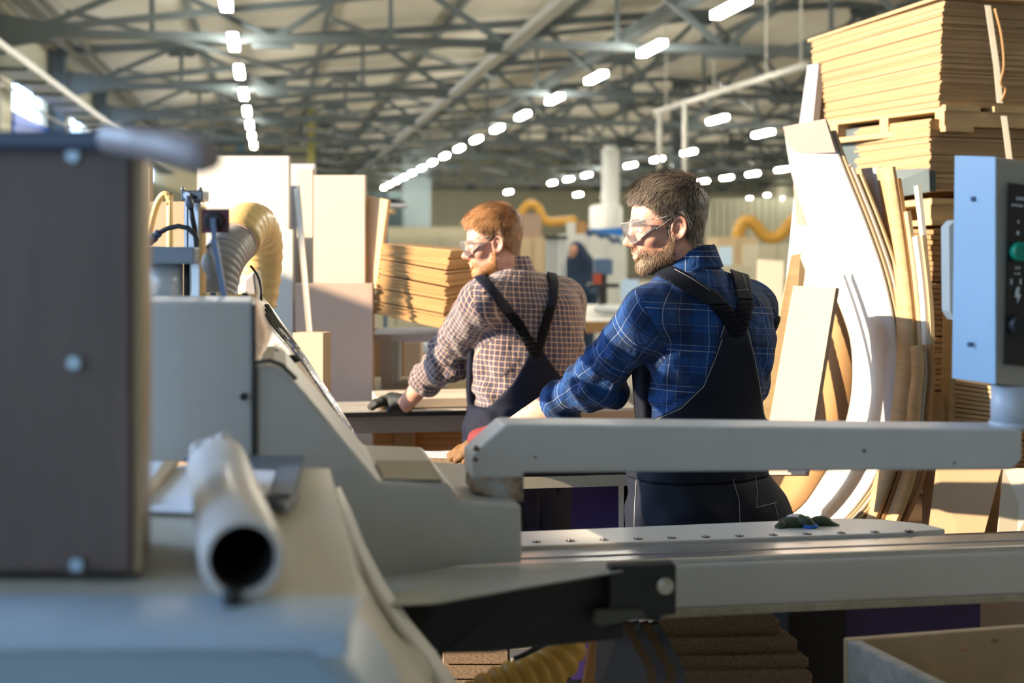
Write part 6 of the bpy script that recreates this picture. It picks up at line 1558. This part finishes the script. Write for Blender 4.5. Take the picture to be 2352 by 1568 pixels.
stitch2 = [[(1655, 775), (1666, 744), (1690, 738), (1712, 741), (1722, 775), (1736, 832), (1746, 890), (1754, 955)], [(1659, 778), (1644, 822), (1616, 888), (1564, 938), (1504, 964)],
           [(1630, 667), (1590, 640), (1545, 615)], [(1668, 700), (1640, 712)], [(1718, 668), (1706, 625), (1700, 600)], [(1684, 672), (1678, 625), (1672, 600)], [(1683, 668), (1719, 664)],
           [(1735, 1092), (1740, 1130), (1738, 1165), (1790, 1152)], [(1700, 1215), (1698, 1150), (1682, 1095)], [(1778, 1150), (1786, 1180), (1792, 1215)], [(1462, 1095), (1458, 1150), (1456, 1215)]]
man2 = build_person('w2', 'bearded grey-haired man in blue plaid shirt and dark overalls, looking left', pv(1531, 519, 3.44), math.radians(-9), math.radians(5), .93,
    t2, math.radians(26), SL2, EL2, CL2, WL2, (.066, .056, .045), SR2, ER2, WR2, M_PLAID, M_OVER2, bib2, st2, 2,
    [(.33, 3.42, 0), (.60, 3.56, 0)], ((.035, .025, .020), (.32, .26, .20)), ((.06, .035, .020), (.31, .20, .11)), gloves2,
    (pv(1578, 596, 3.455), .060, (.016, .018)), dict(blobs=[(pv(1392, 896, 3.5), .046)], zlow=1.32, zcut=1.02, waist=1.125, seam=.0, backcut=-.02, biptop=1.45, stitch=stitch2), None, 'greying brown')

# ================= the ginger-haired man (farther)
t1_ = rows_tab([(1010, 1085, 1320, 4.76, .178, .150), (960, 1095, 1315, 4.76, .170, .140), (900, 1085, 1330, 4.76, .182, .145), (840, 1085, 1340, 4.77, .188, .148), (770, 1090, 1345, 4.78, .192, .140),
                (700, 1110, 1330, 4.78, .175, .122), (650, 1130, 1300, 4.79, .14, .09)], 4.76)
SL1, EL1, CL1, WL1 = pv(1108, 694, 4.64), pv(1030, 812, 4.86), pv(980, 872, 4.97), pv(930, 930, 5.10)
SR1, ER1, WR1 = pv(1292, 690, 4.90), pv(1305, 830, 5.00), pv(1240, 925, 5.16)
gz1 = lambda px, Y, z: (tuple(P(px, 563, Y))[0], Y, z)
gw1 = pv(928, 928, 5.11); gp1 = gz1(900, 5.15, .985)
kn1 = [(gz1(878, 5.12, .985), gz1(866, 5.11, .978)), (gz1(876, 5.14, .988), gz1(862, 5.14, .980)), (gz1(877, 5.165, .988), gz1(863, 5.17, .980)), (gz1(880, 5.19, .984), gz1(868, 5.20, .977))]
tp1 = [gz1(855, 5.11, .966), gz1(850, 5.145, .966), gz1(852, 5.18, .966), gz1(858, 5.21, .966)]
th1 = (gz1(905, 5.08, .97), gz1(893, 5.06, .963))
b0_, b1_ = box_of(gw1, gp1, *tp1, *th1)
M_GLB = mat('glove_black', (.012, .014, .012), .7, bump=.4, bscale=60)
gloves1 = [('glove', hand_sdf(gw1, gp1, tp1, kn1, th1, .0125, .034), b0_, b1_, M_GLB, 'black work glove'),
           ('glove', hand_sdf(pv(1240, 925, 5.16), pv(1225, 934, 5.2), [gz1(1190, 5.2 + i * .025, .968) for i in range(4)], [(gz1(1212, 5.2 + i * .025, .98), gz1(1202, 5.2 + i * .025, .976)) for i in range(4)], (gz1(1230, 5.17, .975), gz1(1218, 5.15, .966))),
            *box_of(pv(1240, 925, 5.16), gz1(1190, 5.3, .96), m=.06), M_GLB, None)]
bib1 = [(1216, 798), (1244, 798), (1262, 828), (1292, 868), (1330, 900), (1360, 940), (1360, 1400), (1040, 1400), (1040, 1000), (1085, 962), (1118, 940), (1150, 908), (1180, 878), (1202, 838)]
st1 = [([(1228, 812), (1196, 752), (1160, 704), (1125, 660), (1096, 628)], 12, 722, M_OVER1, M_ELAST), ([(1233, 812), (1254, 742), (1270, 690), (1273, 650), (1262, 606)], 11, 705, M_OVER1, M_ELAST)]
man1 = build_person('w1', 'ginger-bearded man in brown checked shirt and navy overalls, black glove on table', pv(1133, 557, 4.74), math.radians(-4), math.radians(8), .93,
    t1_, math.radians(20), SL1, EL1, CL1, WL1, (.076, .066, .050), SR1, ER1, WR1, M_CHECK, M_OVER1, bib1, st1, 1,
    [(-.08, 4.72, 0), (.22, 4.84, 0)], ((.05, .02, .012), (.70, .36, .15)), ((.30, .12, .04), (.75, .38, .14)), gloves1,
    (pv(1168, 612, 4.765), .063, (.014, .018)), dict(blobs=[(pv(1035, 850, 4.87), .045)], zlow=1.26, zcut=.93, waist=1.02, seam=.0, backcut=-.03, biptop=1.36, stitch=None), None, 'ginger')

# ================= the hooded figure far behind
hf = np.array(P(1335, fy(18), 18)); 
def fhood(p):
    q = p - np.array((hf[0], 18, 0), f32)
    d = s_ell(q, (-.05, 0, 1.46), (.105, .12, .15)); d = smin(d, s_cone(q, (0, 0, 1.30), (.02, 0, 1.0), .17, .20), .08); d = smin(d, s_cone(q, (.02, 0, 1.0), (.03, 0, .85), .20, .19), .05)
    for s in (-1, 1):
        d = smin(d, s_cone(q, (s * .17, 0, 1.30), (s * .22, -.06, 1.02), .065, .05), .05); d = smin(d, s_cone(q, (s * .22, -.06, 1.02), (s * .12, -.25, .95), .05, .04), .03)
        d = smin(d, s_cone(q, (s * .09, 0, .85), (s * .10, .02, .075), .10, .06), .05)
    return d - (vnoise(p, 12, 2) - .5) * .02
V_, Q_ = nets(fhood, (hf[0] - .4, 17.6, .02), (hf[0] + .4, 18.35, 1.68), .022)
hm, _ = np_mesh('person', V_, Q_, mat('hood_blue', (.012, .035, .085), .8), origin=Vector((hf[0], 18, 0)))
hm['label'] = 'blurred distant person in a dark blue hooded jacket between the two men'; hm['category'] = 'person'
V_, Q_ = nets(lambda p: s_ell(p - np.array((hf[0], 18, 0), f32), (-.09, -.06, 1.46), (.07, .08, .10)), (hf[0] - .25, 17.8, 1.3), (hf[0] + .05, 18.1, 1.6), .012)
np_mesh('face', V_, Q_, M_SKIN, hm)
